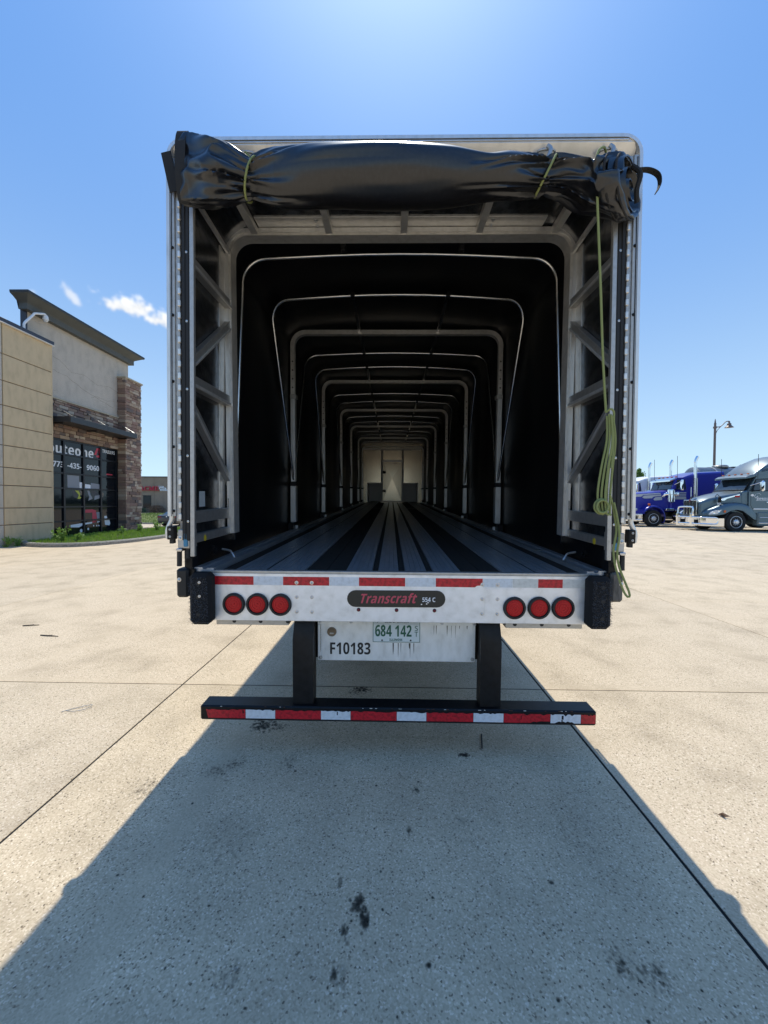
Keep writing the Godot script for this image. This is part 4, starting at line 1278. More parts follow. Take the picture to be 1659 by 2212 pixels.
func make_curtain() -> void:
	var c := thing("rolled_curtain", "rolled black vinyl end curtain tied up under the aluminium header", "rolled tarp", tilt)
	var fold := FastNoiseLite.new()
	fold.seed = 9
	fold.frequency = 1.0
	fold.fractal_octaves = 2
	# pleats gathered by the two ties: [tie, side, angle, reach, height, width]
	var pleats := []
	for tie: float in [-0.785, 0.74]:
		for side: int in [-1, 1]:
			for k in 11:
				pleats.append([tie, side, TAU * (k + rng.randf_range(-0.3, 0.3)) / 11.0, rng.randf_range(0.16, 0.5), rng.randf_range(0.016, 0.038), rng.randf_range(0.09, 0.19), rng.randf_range(-0.9, 0.9)])
	var nx := 380
	var nt := 128
	var rings := []
	for i in nx + 1:
		var x := lerpf(-1.158, 1.135, float(i) / nx)
		var s := curtain_ring(x)
		var cy: float = s[0]
		var hy: float = s[1]
		var hz: float = s[3]
		var cz: float = s[2]
		var ring := PackedVector3Array()
		for j in nt:
			var a := TAU * j / nt
			var st := sin(a)
			var ct := cos(a)
			var ex := 0.95
			var py := signf(st) * pow(absf(st), ex)
			var pz := signf(ct) * pow(absf(ct), ex)
			var d := 0.0
			for p: Array in pleats:
				var out: float = (x - p[0]) * p[1]
				if out < 0.0 or out > p[3]:
					continue
				var u: float = out / p[3]
				var da: float = wrapf(a - p[2] - p[6] * out * 2.0, -PI, PI) / (p[5] * (0.45 + 1.1 * u))
				d += p[4] * (1.0 - u) * smooth01(u * 8.0 + 0.35) * (exp(-da * da) - 0.75 * exp(-pow(da - 1.3, 2.0) * 2.2))
			d += 0.009 * fold.get_noise_3d(x * 1.3, st * 0.7, ct * 0.7)
			# a long soft overlap across the middle
			d += 0.012 * exp(-pow((a - 0.35 - 0.25 * x) / 0.22, 2.0)) * smooth01((0.65 - absf(x)) / 0.3)
			# crumples in both ends
			var e := smooth01((absf(x - 0.02) - 0.72) / 0.2)
			d += e * 0.018 * (1.0 - 4.2 * absf(fold.get_noise_3d(x * 2.6 + 20.0, st * 0.8, ct * 0.8)))
			var dz := pz * (hz + d)
			ring.append(Vector3(x - slant(x) * dz, cy + py * (hy + d * 0.6), cz + dz))
		rings.append(ring)
	# the rolled end is open: lip, then a hollow
	var last: PackedVector3Array = rings[rings.size() - 1]
	var mid := Vector3.ZERO
	for p in last:
		mid += p
	mid /= last.size()
	for k: Array in [[0.95, 0.006], [0.88, 0.002], [0.84, -0.04], [0.80, -0.10]]:
		var ring := PackedVector3Array()
		for p in last:
			ring.append(mid + (p - mid) * k[0] + Vector3(k[1], 0, 0))
		rings.append(ring)
	part("roll", loft(rings, true), mats["vinyl"], c, 70.0)
	var turns := []
	for k in 70:
		var a := k * 0.24
		var r := 0.135 - k * 0.0018
		turns.append(Vector3(1.105 - 0.95 * cos(a) * r * 0.85, 2.0 + sin(a) * r, 0.250 + cos(a) * r * 0.85))
	part("hem_spiral", sweep(rect(0.006, 0.07), turns, Vector3.RIGHT), mats["vinyl"], c, 50.0)
	for x: float in [1.06, 1.118]:
		var rim := []
		for k in 49:
			var a := TAU * k / 48
			var s := curtain_ring(x)
			rim.append(Vector3(x - slant(x) * cos(a) * s[3], s[0] + sin(a) * (s[1] + 0.006), s[2] + cos(a) * (s[3] + 0.006)))
		part("hem_piping", tube(rim, 0.0055, 6), mats["strap"], c)
	# welded hem down the free edge
	var hem := []
	for k in 25:
		var a := lerpf(-1.45, 1.45, k / 24.0)
		var s := curtain_ring(-1.145)
		hem.append(Vector3(-1.146, s[0] + sin(a) * (s[1] + 0.004), s[2] + cos(a) * (s[3] + 0.012)))
	part("welded_hem", sweep(rect(0.004, 0.055), hem, Vector3.RIGHT), mats["strap"], c, 50.0)
	part("strap_end", sweep(rect(0.004, 0.03), smooth([Vector3(1.10, 2.09, 0.22), Vector3(1.18, 2.115, 0.20), Vector3(1.255, 2.125, 0.19), Vector3(1.305, 2.10, 0.19), Vector3(1.315, 2.055, 0.19), Vector3(1.30, 2.015, 0.19)], 0.012), Vector3(0.0, 0.15, 1.0).normalized()), mats["strap"], c, 50.0)
	part("strap_end", bar(Vector3(-1.268, 2.29, 0.118), Vector3(-1.222, 2.08, 0.122), 0.055, 0.006, Vector3.BACK, 0.002), mats["strap"], c)
	part("strap_tail", tube(smooth([Vector3(1.14, 2.10, 0.25), Vector3(1.17, 2.05, 0.27), Vector3(1.16, 1.98, 0.26), Vector3(1.175, 1.93, 0.24)], 0.02), 0.012, 7), mats["strap"], c)


func rope_loop(x_top: float, x_low: float, s: Array) -> Array:
	var pts := []
	for k in 41:
		var a := TAU * k / 40 + 0.6
		var y := sin(a)
		pts.append(Vector3(lerpf(x_low, x_top, (y + 1) / 2), s[0] + y * (s[1] + 0.012), s[2] + cos(a) * (s[3] + 0.018)))
	return pts


func make_ropes() -> void:
	var a := thing("tie_rope", "thin green tie cord round the curtain near its flat hemmed end", "rope", tilt, "cords tying up the curtain")
	part("cord", tube(rope_loop(-0.755, -0.815, curtain_ring(-0.785)), 0.0058, 8), mats["rope"], a)
	part("cord_end", tube(smooth([Vector3(-0.75, 2.17, 0.13), Vector3(-0.79, 2.23, 0.12), Vector3(-0.84, 2.285, 0.121)], 0.03), 0.005, 8), mats["rope"], a)
	var b := thing("tie_rope", "thin green tie cord round the curtain beside the open rolled end", "rope", tilt, "cords tying up the curtain")
	part("cord", tube(rope_loop(0.785, 0.695, curtain_ring(0.74)), 0.0058, 8), mats["rope"], b)
	part("cord_end", tube(smooth([Vector3(0.78, 2.16, 0.15), Vector3(0.775, 2.20, 0.14), Vector3(0.753, 2.215, 0.13)], 0.03), 0.005, 8), mats["rope"], b)
	part("cord_end", tube(smooth([Vector3(0.75, 2.215, 0.13), Vector3(0.4, 2.255, 0.112), Vector3(0.1, 2.262, 0.11)], 0.05), 0.004, 6), mats["rope"], b)
	var r := thing("hanging_rope", "long green rope hanging from the header, its slack bundled in loops", "rope", tilt)
	var z := 0.31
	part("drop", tube(smooth([Vector3(1.072, 2.21, 0.13), Vector3(1.0, 2.19, 0.25), Vector3(0.935, 2.10, z), Vector3(0.945, 1.90, z), Vector3(0.954, 1.77, z), Vector3(0.975, 1.48, z), Vector3(0.994, 1.191, z), Vector3(1.010, 1.0, z), Vector3(1.022, 0.878, z)], 0.04), 0.0058, 8), mats["rope"], r)
	var bundle := holder("bundle", r)
	for k in 5:
		var o := (k - 2.0) * 0.0085
		var zz := z + 0.006 + 0.009 * (k % 3)
		part("strand", tube(smooth([Vector3(1.036 + o * 0.7, 0.86 + 0.008 * (k % 2), zz), Vector3(1.046 + o * 1.1, 0.74, zz), Vector3(1.030 + o * 1.5, 0.60, zz), Vector3(1.020 + o * 1.7, 0.47, zz), Vector3(1.028 + o * 1.3, 0.385 - 0.004 * k, zz), Vector3(1.040 + o, 0.368 + 0.006 * (k % 2), zz)], 0.03), 0.0056, 8), mats["rope"], bundle)
	part("strand", tube(smooth([Vector3(1.022, 0.878, z), Vector3(1.035, 0.893, z + 0.012), Vector3(1.053, 0.882, z + 0.012), Vector3(1.056, 0.84, z + 0.01), Vector3(1.052, 0.70, z + 0.02), Vector3(1.045, 0.60, z + 0.026)], 0.02), 0.0056, 8), mats["rope"], bundle)
	for k in 2:
		var loop := []
		for i in 33:
			var g := TAU * i / 32
			loop.append(Vector3(1.004 + cos(g) * (0.034 - 0.006 * k), 0.41 + sin(g) * (0.036 - 0.005 * k), z + 0.02 + 0.014 * k))
		part("loop", tube(loop, 0.0056, 8), mats["rope"], bundle)
	part("tail", tube(smooth([Vector3(1.045, 0.47, z + 0.02), Vector3(1.064, 0.421, z + 0.01), Vector3(1.085, 0.35, z), Vector3(1.094, 0.29, z), Vector3(1.088, 0.23, z), Vector3(1.083, 0.185, z), Vector3(1.092, 0.12, z), Vector3(1.107, 0.069, z), Vector3(1.126, 0.015, z), Vector3(1.145, -0.028, z), Vector3(1.160, -0.050, z + 0.004), Vector3(1.169, -0.048, z + 0.006), Vector3(1.166, -0.025, z + 0.006), Vector3(1.145, 0.03, z), Vector3(1.114, 0.105, z), Vector3(1.098, 0.18, z + 0.008), Vector3(1.104, 0.26, z + 0.012), Vector3(1.092, 0.34, z + 0.012), Vector3(1.068, 0.43, z + 0.016)], 0.02), 0.0056, 8), mats["rope"], r)


const EAST := Basis(Vector3(0, 0, -1), Vector3(0, 1, 0), Vector3(1, 0, 0))   # lettering on a wall that faces +x


# outline given as (z, y) on a wall that faces +x, standing proud of it
func on_wall(poly: Array, x0: float, x1: float) -> PackedVector3Array:
	var p := PackedVector2Array()
	for a: Array in poly:
		p.append(Vector2(-a[0], a[1]))
	return Transform3D(EAST, Vector3.ZERO) * prism(p, x0, x1)


var stone_shapes: Array = []


func lay_stones(parent: Node, corner: Vector3, along: Vector3, out: Vector3, w: float, h: float) -> void:
	if stone_shapes.is_empty():
		for k in 5:
			var b := bx(Vector3.ZERO, Vector3.ONE, 0.06)
			var f := FastNoiseLite.new()
			f.seed = 70 + k
			f.frequency = 0.9
			for i in b.size():
				b[i] += Vector3(f.get_noise_3dv(b[i] * 3.0), f.get_noise_3dv(b[i] * 3.0 + Vector3(9, 0, 0)), f.get_noise_3dv(b[i] * 3.0 + Vector3(0, 9, 0))) * 0.09
			stone_shapes.append(Sh.new().add(b, 25.0).mesh())
	var y := 0.0
	while y < h - 0.03:
		var rh := minf(rng.randf_range(0.10, 0.165), h - y)
		if h - y - rh < 0.06:
			rh = h - y
		var x := 0.0
		while x < w - 0.01:
			var l := rng.randf_range(0.24, 0.62) * (0.8 if rh < 0.15 else 1.0)
			if w - x - l < 0.14:
				l = w - x
			var deep := rng.randf_range(0.07, 0.115)
			var o := obj("stone", stone_shapes[rng.randi() % 5], mats["stone_%d" % [0, 1, 1, 2, 3, 3, 4, 5, 5, 6][rng.randi() % 10]], parent)
			o.transform = Transform3D(Basis(along * (l - 0.012), Vector3.UP * (rh - 0.012), along.cross(Vector3.UP) * deep), corner + along * (x + l / 2) + Vector3.UP * (y + rh / 2) + out * (deep / 2 - 0.03))
			x += l
		y += rh


func make_shop() -> void:
	var b := thing("trailer_shop", "tan and stone shop building with a dark glazed overhead door and grey cornice", "building")
	var xt := -12.9
	var xr := -13.28
	# tan block: bands of panels with reveals between them
	part("wall_core", bb(-22.0, -0.3, -13.0, xt - 0.04, 7.38, -4.0), mats["mortar"], b)
	var ys := [-0.1, 0.73, 1.30, 2.06, 2.66, 3.39, 4.06, 4.71, 5.52, 6.40, 7.40]
	for i in ys.size() - 1:
		part("wall_panel", bb(xt - 0.05, ys[i] + 0.014, -13.002, xt, ys[i + 1] - 0.014, -11.06, 0.006), mats["tan_wall"], b)
		part("wall_panel", bb(xt - 0.05, ys[i] + 0.014, -11.03, xt - 0.01, ys[i + 1] - 0.014, -4.0, 0.006), mats["stucco"], b)
	part("end_face", bb(-13.6, -0.1, -13.06, xt - 0.001, 7.40, -13.003, 0.004), mats["tan_wall"], b)
	var cop := part("coping", bb(-22.0, 7.41, -13.05, xt + 0.09, 7.545, -3.9, 0.01), mats["coping"], b)
	part("drip_edge", bb(xt - 0.02, 7.392, -13.06, xt + 0.095, 7.411, -3.9, 0.002), mats["white_paint"], cop)
	# recess behind: stucco above, stone header, overhead door
	part("rear_mass", bb(-22.0, -0.2, -18.15, -13.75, 7.3, -13.06), mats["stucco"], b)
	part("stucco_wall", bb(-13.48, 5.62, -18.15, xr, 8.46, -12.42, 0.006), mats["stucco"], b)
	part("wall_end", bb(-13.485, 7.55, -12.419, xr + 0.012, 8.46, -12.36, 0.004), mats["coping"], b)
	# hairline cracks and a seam in the stucco
	for c: Array in [[[-13.2, 7.25], [-13.9, 7.15], [-14.5, 6.85], [-15.2, 6.95], [-16.0, 6.75], [-16.7, 6.9], [-17.5, 6.75], [-18.1, 6.9]], [[-13.3, 6.7], [-14.2, 6.62], [-15.2, 6.3], [-16.3, 6.1], [-17.2, 5.95]], [[-15.6, 6.1], [-15.9, 6.25], [-16.6, 6.2], [-17.2, 6.35]]]:
		var line := []
		for i in c.size() - 1:
			for k in 6:
				var t := k / 6.0
				line.append(Vector3(xr + 0.001, lerpf(c[i][1], c[i + 1][1], t) + rng.randf_range(-0.02, 0.02), lerpf(c[i][0], c[i + 1][0], t)))
		part("stucco_crack", sweep(rect(0.006, 0.004), line, Vector3.RIGHT), mats["mortar"], b)
	var prof := PackedVector2Array([Vector2(-0.05, 8.40), Vector2(0.20, 8.40), Vector2(0.20, 8.60), Vector2(0.235, 8.64), Vector2(0.30, 8.68), Vector2(0.42, 8.76), Vector2(0.49, 8.80), Vector2(0.53, 8.81), Vector2(0.53, 8.90), Vector2(-0.05, 8.90)])
	var corn := part("cornice", sweep(prof, [Vector3(-13.40, 0, -12.40), Vector3(xr, 0, -12.40), Vector3(xr, 0, -18.10), Vector3(-13.40, 0, -18.10)], Vector3.UP), mats["cornice"], b, 12.0)
	part("cornice_flashing", sweep(PackedVector2Array([Vector2(0.531, 8.835), Vector2(0.545, 8.835), Vector2(0.545, 8.905), Vector2(0.40, 8.915), Vector2(0.40, 8.902), Vector2(0.531, 8.895)]), [Vector3(-13.40, 0, -12.40), Vector3(xr, 0, -12.40), Vector3(xr, 0, -18.10), Vector3(-13.40, 0, -18.10)], Vector3.UP), mats["dark_metal"], corn, 12.0)
	var band := part("stone_header", bb(-13.74, 4.05, -17.4, xr - 0.035, 5.55, -13.06), mats["mortar"], b)
	lay_stones(band, Vector3(xr - 0.02, 4.05, -13.06), Vector3(0, 0, -1), Vector3.RIGHT, 4.25, 1.50)
	part("ledge", bb(xr - 0.06, 5.55, -17.33, xr + 0.09, 5.625, -13.06, 0.01), mats["cap_stone"], b)
	var pil := part("stone_pillar", bb(-13.74, -0.1, -18.6, xt - 0.075, 7.50, -17.37), mats["mortar"], b)
	lay_stones(pil, Vector3(xt - 0.06, 0.0, -17.36), Vector3(0, 0, -1), Vector3.RIGHT, 1.24, 7.50)
	lay_stones(pil, Vector3(-13.27, 0.0, -17.36), Vector3(1, 0, 0), Vector3.BACK, 0.40, 7.50)
	part("pillar_cap", bb(-13.75, 7.50, -18.68, xt + 0.05, 7.575, -17.28, 0.01), mats["cap_stone"], b)
	# overhead door
	var d := holder("overhead_door", b)
	var xd := -13.33
	var zs := [-13.06, -14.085, -15.155, -16.21, -17.30]
	var rows := [0.02, 0.718, 1.309, 2.07, 2.68, 3.44, 4.02]
	part("door_backing", bb(-13.7, -0.05, -17.36, xd - 0.05, 4.05, -13.06), mats["door_frame"], d)
	for i in 5:
		part("door_stile", bb(xd - 0.05, -0.02, zs[i] - 0.045, xd + 0.03, 4.045, zs[i] + 0.045, 0.004), mats["door_frame"], d)
	for i in 4:
		for j in rows.size():
			part("door_rail", bb(xd - 0.05, rows[j] - 0.032, zs[i + 1] + 0.046, xd + 0.02, rows[j] + 0.032, zs[i] - 0.046, 0.003), mats["door_frame"], d)
		for j in rows.size() - 1:
			part("pane", bb(xd - 0.035, rows[j] + 0.03, zs[i + 1] + 0.044, xd - 0.025, rows[j + 1] - 0.03, zs[i] - 0.044), mats["dark_glass"], d)
	# film lettering and pictures on the panes
	var xf := xd - 0.0235
	words("lettering", "routeone", 0.40, mats["print_white"], d, Transform3D(EAST, Vector3(xf, 3.655, -14.43)), true, 1.12)
	part("logo", on_wall([[-15.84, 3.63], [-15.98, 3.93], [-16.10, 3.945], [-16.0, 3.66], [-15.93, 3.62]], xf - 0.001, xf + 0.001), mats["print_red"], d)
	part("logo", on_wall([[-16.12, 3.945], [-16.19, 3.95], [-16.20, 3.53], [-15.965, 3.54], [-15.95, 3.60], [-16.16, 3.64]], xf - 0.001, xf + 0.001), mats["print_red"], d)
	words("lettering", "TRAILERS", 0.15, mats["print_white"], d, Transform3D(EAST, Vector3(xf, 3.86, -16.79)), true, 0.92)
	words("lettering", "773", 0.22, mats["print_white"], d, Transform3D(EAST, Vector3(xf, 3.02, -13.84)), true, 1.12)
	words("lettering", "-435-", 0.22, mats["print_white"], d, Transform3D(EAST, Vector3(xf, 3.02, -14.69)), true, 1.12)
	words("lettering", "9060", 0.22, mats["print_white"], d, Transform3D(EAST, Vector3(xf, 3.02, -15.76)), true, 1.15)
	part("red_bar", on_wall([[-16.62, 2.785], [-16.62, 2.84], [-17.03, 2.84], [-17.03, 2.785]], xf - 0.001, xf + 0.001), mats["print_red"], d)
	var grey := mat("print_grey", Color(0.25, 0.26, 0.28), 0.6)
	var dark := mat("print_dark", Color(0.05, 0.05, 0.055), 0.6)
	var lime := mat("print_lime", Color(0.45, 0.46, 0.05), 0.6)
	mats["print_tan"] = mat("print_tan", Color(0.20, 0.16, 0.12), 0.6)
	var pics := [[grey, [[-14.295, 2.625], [-14.93, 2.625], [-14.945, 2.095], [-14.3, 2.10]]], [mats["print_white"], [[-14.95, 2.36], [-15.10, 2.35], [-15.10, 2.11], [-14.95, 2.11]]], [mats["print_white"], [[-15.205, 2.30], [-15.60, 2.27], [-15.60, 2.11], [-15.205, 2.11]]], [grey, [[-15.614, 2.355], [-16.16, 2.32], [-16.16, 2.115], [-15.614, 2.11]]], [mats["print_white"], [[-16.26, 2.25], [-16.30, 2.25], [-16.30, 2.11], [-16.26, 2.11]]],
		[lime, [[-14.696, 1.999], [-14.888, 1.995], [-14.984, 1.871], [-14.969, 1.734], [-15.05, 1.714], [-14.968, 1.639], [-14.829, 1.658], [-14.914, 1.806]]], [dark, [[-14.55, 1.99], [-14.69, 1.99], [-14.90, 1.80], [-14.80, 1.66], [-14.62, 1.72]]], [mats["print_tan"], [[-14.95, 1.99], [-15.10, 1.99], [-15.10, 1.80], [-15.0, 1.82]]], [grey, [[-15.387, 2.02], [-15.52, 2.014], [-15.593, 1.842], [-15.727, 1.668], [-15.456, 1.568], [-15.517, 1.731]]], [dark, [[-15.61, 2.028], [-15.947, 2.005], [-16.16, 1.84], [-15.849, 1.80], [-15.728, 1.778]]], [grey, [[-15.851, 1.792], [-16.16, 1.83], [-16.16, 1.69], [-15.818, 1.603]]], [mats["print_tan"], [[-16.26, 2.02], [-16.42, 1.92], [-16.40, 1.75], [-16.26, 1.72]]],
		[mats["print_red"], [[-15.117, 1.135], [-15.205, 1.16], [-15.205, 0.77], [-15.10, 0.768]]], [mats["print_red"], [[-15.205, 1.175], [-15.692, 1.19], [-15.92, 1.137], [-15.92, 1.05], [-15.69, 1.05], [-15.205, 1.04]]], [mats["print_red"], [[-15.691, 1.049], [-15.93, 1.049], [-15.98, 0.752], [-15.69, 0.752]]], [mats["print_red"], [[-15.69, 0.68], [-15.99, 0.68], [-15.88, 0.60], [-15.70, 0.585]]], [grey, [[-15.94, 1.05], [-16.16, 1.06], [-16.16, 0.765], [-15.99, 0.76]]], [mats["print_white"], [[-14.44, 0.555], [-15.10, 0.60], [-15.10, 0.50], [-14.90, 0.43], [-14.45, 0.455]]], [mats["print_white"], [[-15.205, 0.605], [-15.68, 0.63], [-15.68, 0.565], [-15.205, 0.52]]], [mats["print_white"], [[-16.0, 0.64], [-16.16, 0.648], [-16.16, 0.60], [-16.0, 0.585]]],
		[mats["print_white"], [[-16.463, 0.87], [-16.62, 0.87], [-16.66, 0.76], [-16.47, 0.755]]], [mats["print_white"], [[-16.47, 0.68], [-16.80, 0.68], [-16.86, 0.50], [-16.70, 0.43], [-16.51, 0.46]]]]
	for p: Array in pics:
		part("film_picture", on_wall(p[1], xf - 0.001, xf + 0.0005), p[0], d)
	for w: Array in [[-15.03, 0.28, 0.075], [-15.44, 0.33, 0.055], [-15.77, 0.455, 0.035], [-15.96, 0.445, 0.035], [-16.10, 0.44, 0.035], [-16.77, 0.47, 0.06]]:
		part("film_picture", facing(Vector3(xf, w[1], w[0]), Vector3.RIGHT) * lathe([Vector2(w[2], -0.001), Vector2(w[2], 0.0008), Vector2(w[2] * 0.55, 0.0008), Vector2(w[2] * 0.5, 0.0002), Vector2(0.001, 0.0002)], 16), mats["print_white"], d)
	# flat canopy on rods
	var k := part("canopy", bb(xr + 0.06, 4.60, -17.33, -12.40, 4.69, -13.24, 0.004), mats["dark_metal"], b)
	part("canopy_fascia", bb(-12.40, 4.585, -15.30, -12.345, 4.80, -13.22, 0.004), mats["dark_metal"], k)
	part("canopy_fascia", bb(-12.40, 4.585, -17.35, -12.345, 4.80, -15.305, 0.004), mats["dark_metal"], k)
	part("canopy_end", bb(xr + 0.06, 4.585, -13.275, -12.401, 4.80, -13.22, 0.004), mats["dark_metal"], k)
	part("canopy_end", bb(xr + 0.06, 4.585, -17.35, -12.401, 4.80, -17.30, 0.004), mats["dark_metal"], k)
	for z: float in [-13.42, -15.25, -17.27]:
		part("rod", tube([Vector3(xr + 0.05, 5.31, z - 0.03), Vector3(-12.41, 4.82, z)], 0.016, 8), mats["steel_tube"], k)
		part("rod_bracket", bb(-12.44, 4.80, z - 0.03, -12.38, 4.84, z + 0.03, 0.004), mats["dark_metal"], k)
		part("rod_bracket", bx(Vector3(xr + 0.07, 5.31, z - 0.03), Vector3(0.04, 0.06, 0.06), 0.004), mats["dark_metal"], k)
		part("canopy_bracket", bb(xr + 0.06, 4.55, z - 0.04, xr + 0.5, 4.60, z + 0.04, 0.004), mats["dark_metal"], k)
	# camera on a bent white arm above the coping
	var c := thing("security_camera", "white security camera on a bent arm above the dark roof edge", "security camera")
	part("arm", tube(smooth([Vector3(-12.95, 7.545, -11.93), Vector3(-12.95, 7.72, -11.92), Vector3(-12.95, 7.86, -12.0), Vector3(-12.95, 8.20, -12.28), Vector3(-12.95, 8.30, -12.36), Vector3(-12.945, 8.40, -12.60), Vector3(-12.94, 8.46, -12.76), Vector3(-12.94, 8.44, -12.82)], 0.04), 0.04, 10), mats["white_paint"], c)
	part("base_plate", bb(-13.03, 7.545, -12.01, -12.87, 7.56, -11.85, 0.004), mats["white_paint"], c)
	part("housing", Transform3D(Basis(), Vector3(-12.94, 8.30, -12.82)) * lathe([Vector2(0.001, 0.15), Vector2(0.05, 0.15), Vector2(0.08, 0.10), Vector2(0.09, 0.02), Vector2(0.10, 0.0), Vector2(0.10, -0.02), Vector2(0.085, -0.03)], 16), mats["white_paint"], c)
	part("dome", Transform3D(Basis(), Vector3(-12.94, 8.27, -12.82)) * lathe([Vector2(0.08, 0.0), Vector2(0.075, -0.04), Vector2(0.05, -0.075), Vector2(0.001, -0.085)], 16), mats["lamp_glass"], c)


# ---------------------------------------------------------------- plants
# flat leaves: [place, direction, width, length]
func leaf_mesh(list: Array) -> ArrayMesh:
	var v := PackedVector3Array()
	var n := PackedVector3Array()
	for l: Array in list:
		var p: Vector3 = l[0]
		var d: Vector3 = l[1]
		var s = d.cross(Vector3(rng.randf_range(-1, 1), rng.randf_range(-0.4, 1.2), rng.randf_range(-1, 1))).normalized() * l[2] * 0.5
		var nn = s.cross(d).normalized()
		var m: Vector3 = p + d * l[3] * 0.45 + nn * l[2] * 0.12
		var tip: Vector3 = p + d * l[3]
		v.append_array([p, m - s, m + s, m + s, m - s, tip])
		for i in 6:
			n.append(nn)
	var a := []
	a.resize(Mesh.ARRAY_MAX)
	a[Mesh.ARRAY_VERTEX] = v
	a[Mesh.ARRAY_NORMAL] = n
	var out := ArrayMesh.new()
	out.add_surface_from_arrays(Mesh.PRIMITIVE_TRIANGLES, a)
	return out


func any_dir(up := 0.0) -> Vector3:
	return (Vector3(rng.randfn(), rng.randfn() + up, rng.randfn())).normalized()


func weed(at: Vector3, h: float, stems: int, label: String) -> void:
	var t := thing("weed_plant", label, "weed", Transform3D(Basis(), at), "weeds along the kerbed bed")
	var stalks := Sh.new()
	var leaves := []
	for k in stems:
		var lean := Vector3(rng.randf_range(-0.45, 0.45), 1.0, rng.randf_range(-0.45, 0.45)).normalized()
		var l := h * rng.randf_range(0.6, 1.05)
		var pts := smooth([Vector3.ZERO + Vector3(rng.randf_range(-0.06, 0.06), -0.02, rng.randf_range(-0.06, 0.06)), lean * l * 0.5, lean * l * 0.85 + Vector3(lean.x, 0.05, lean.z) * l * 0.2], 0.08)
		stalks.add(tube(pts, 0.004, 4), 60.0)
		for i in 16:
			var p: Vector3 = pts[mini(pts.size() - 1, int(rng.randf_range(0.15, 1.0) * pts.size()))]
			leaves.append([p, any_dir(0.5), rng.randf_range(0.025, 0.06), rng.randf_range(0.07, 0.17)])
	obj("stems", stalks, mats["leaf_a"], t)
	obj("leaves", leaf_mesh(leaves), mats["leaf_b"], t)


func tree(called: String, label: String, group: String, at: Vector3, h: float, crown: Array, count: int, size: float, leaf: String, low := 0.3) -> void:
	var t := thing(called, label, "tree", Transform3D(Basis(), at), group)
	var wood := Sh.new()
	wood.add(tube(smooth([Vector3(0, -0.1, 0), Vector3(0.05, h * 0.3, 0.03), Vector3(-0.04, h * 0.6, 0.05), Vector3(0.02, h * 0.85, 0)], h * 0.1), h * 0.022, 8), 60.0)
	var clumps := []
	for c: Array in crown:
		var mid := Vector3(c[0], c[1], c[2])
		wood.add(tube(smooth([Vector3(0, h * low, 0), Vector3(mid.x * 0.5, lerpf(h * low, mid.y, 0.6), mid.z * 0.5), mid], h * 0.1), h * 0.008, 6), 60.0)
		for k in 9:
			clumps.append([mid + any_dir() * c[3] * rng.randf_range(0.35, 1.0), c[3] * rng.randf_range(0.28, 0.5)])
	obj("trunk", wood, mats["bark"], t)
	var leaves := []
	for k in count:
		var c: Array = clumps[rng.randi() % clumps.size()]
		leaves.append([c[0] + any_dir() * c[1] * pow(rng.randf(), 0.5), any_dir(-0.1), size * rng.randf_range(0.5, 0.8), size * rng.randf_range(0.8, 1.4)])
	obj("crown", leaf_mesh(leaves), mats[leaf], t)


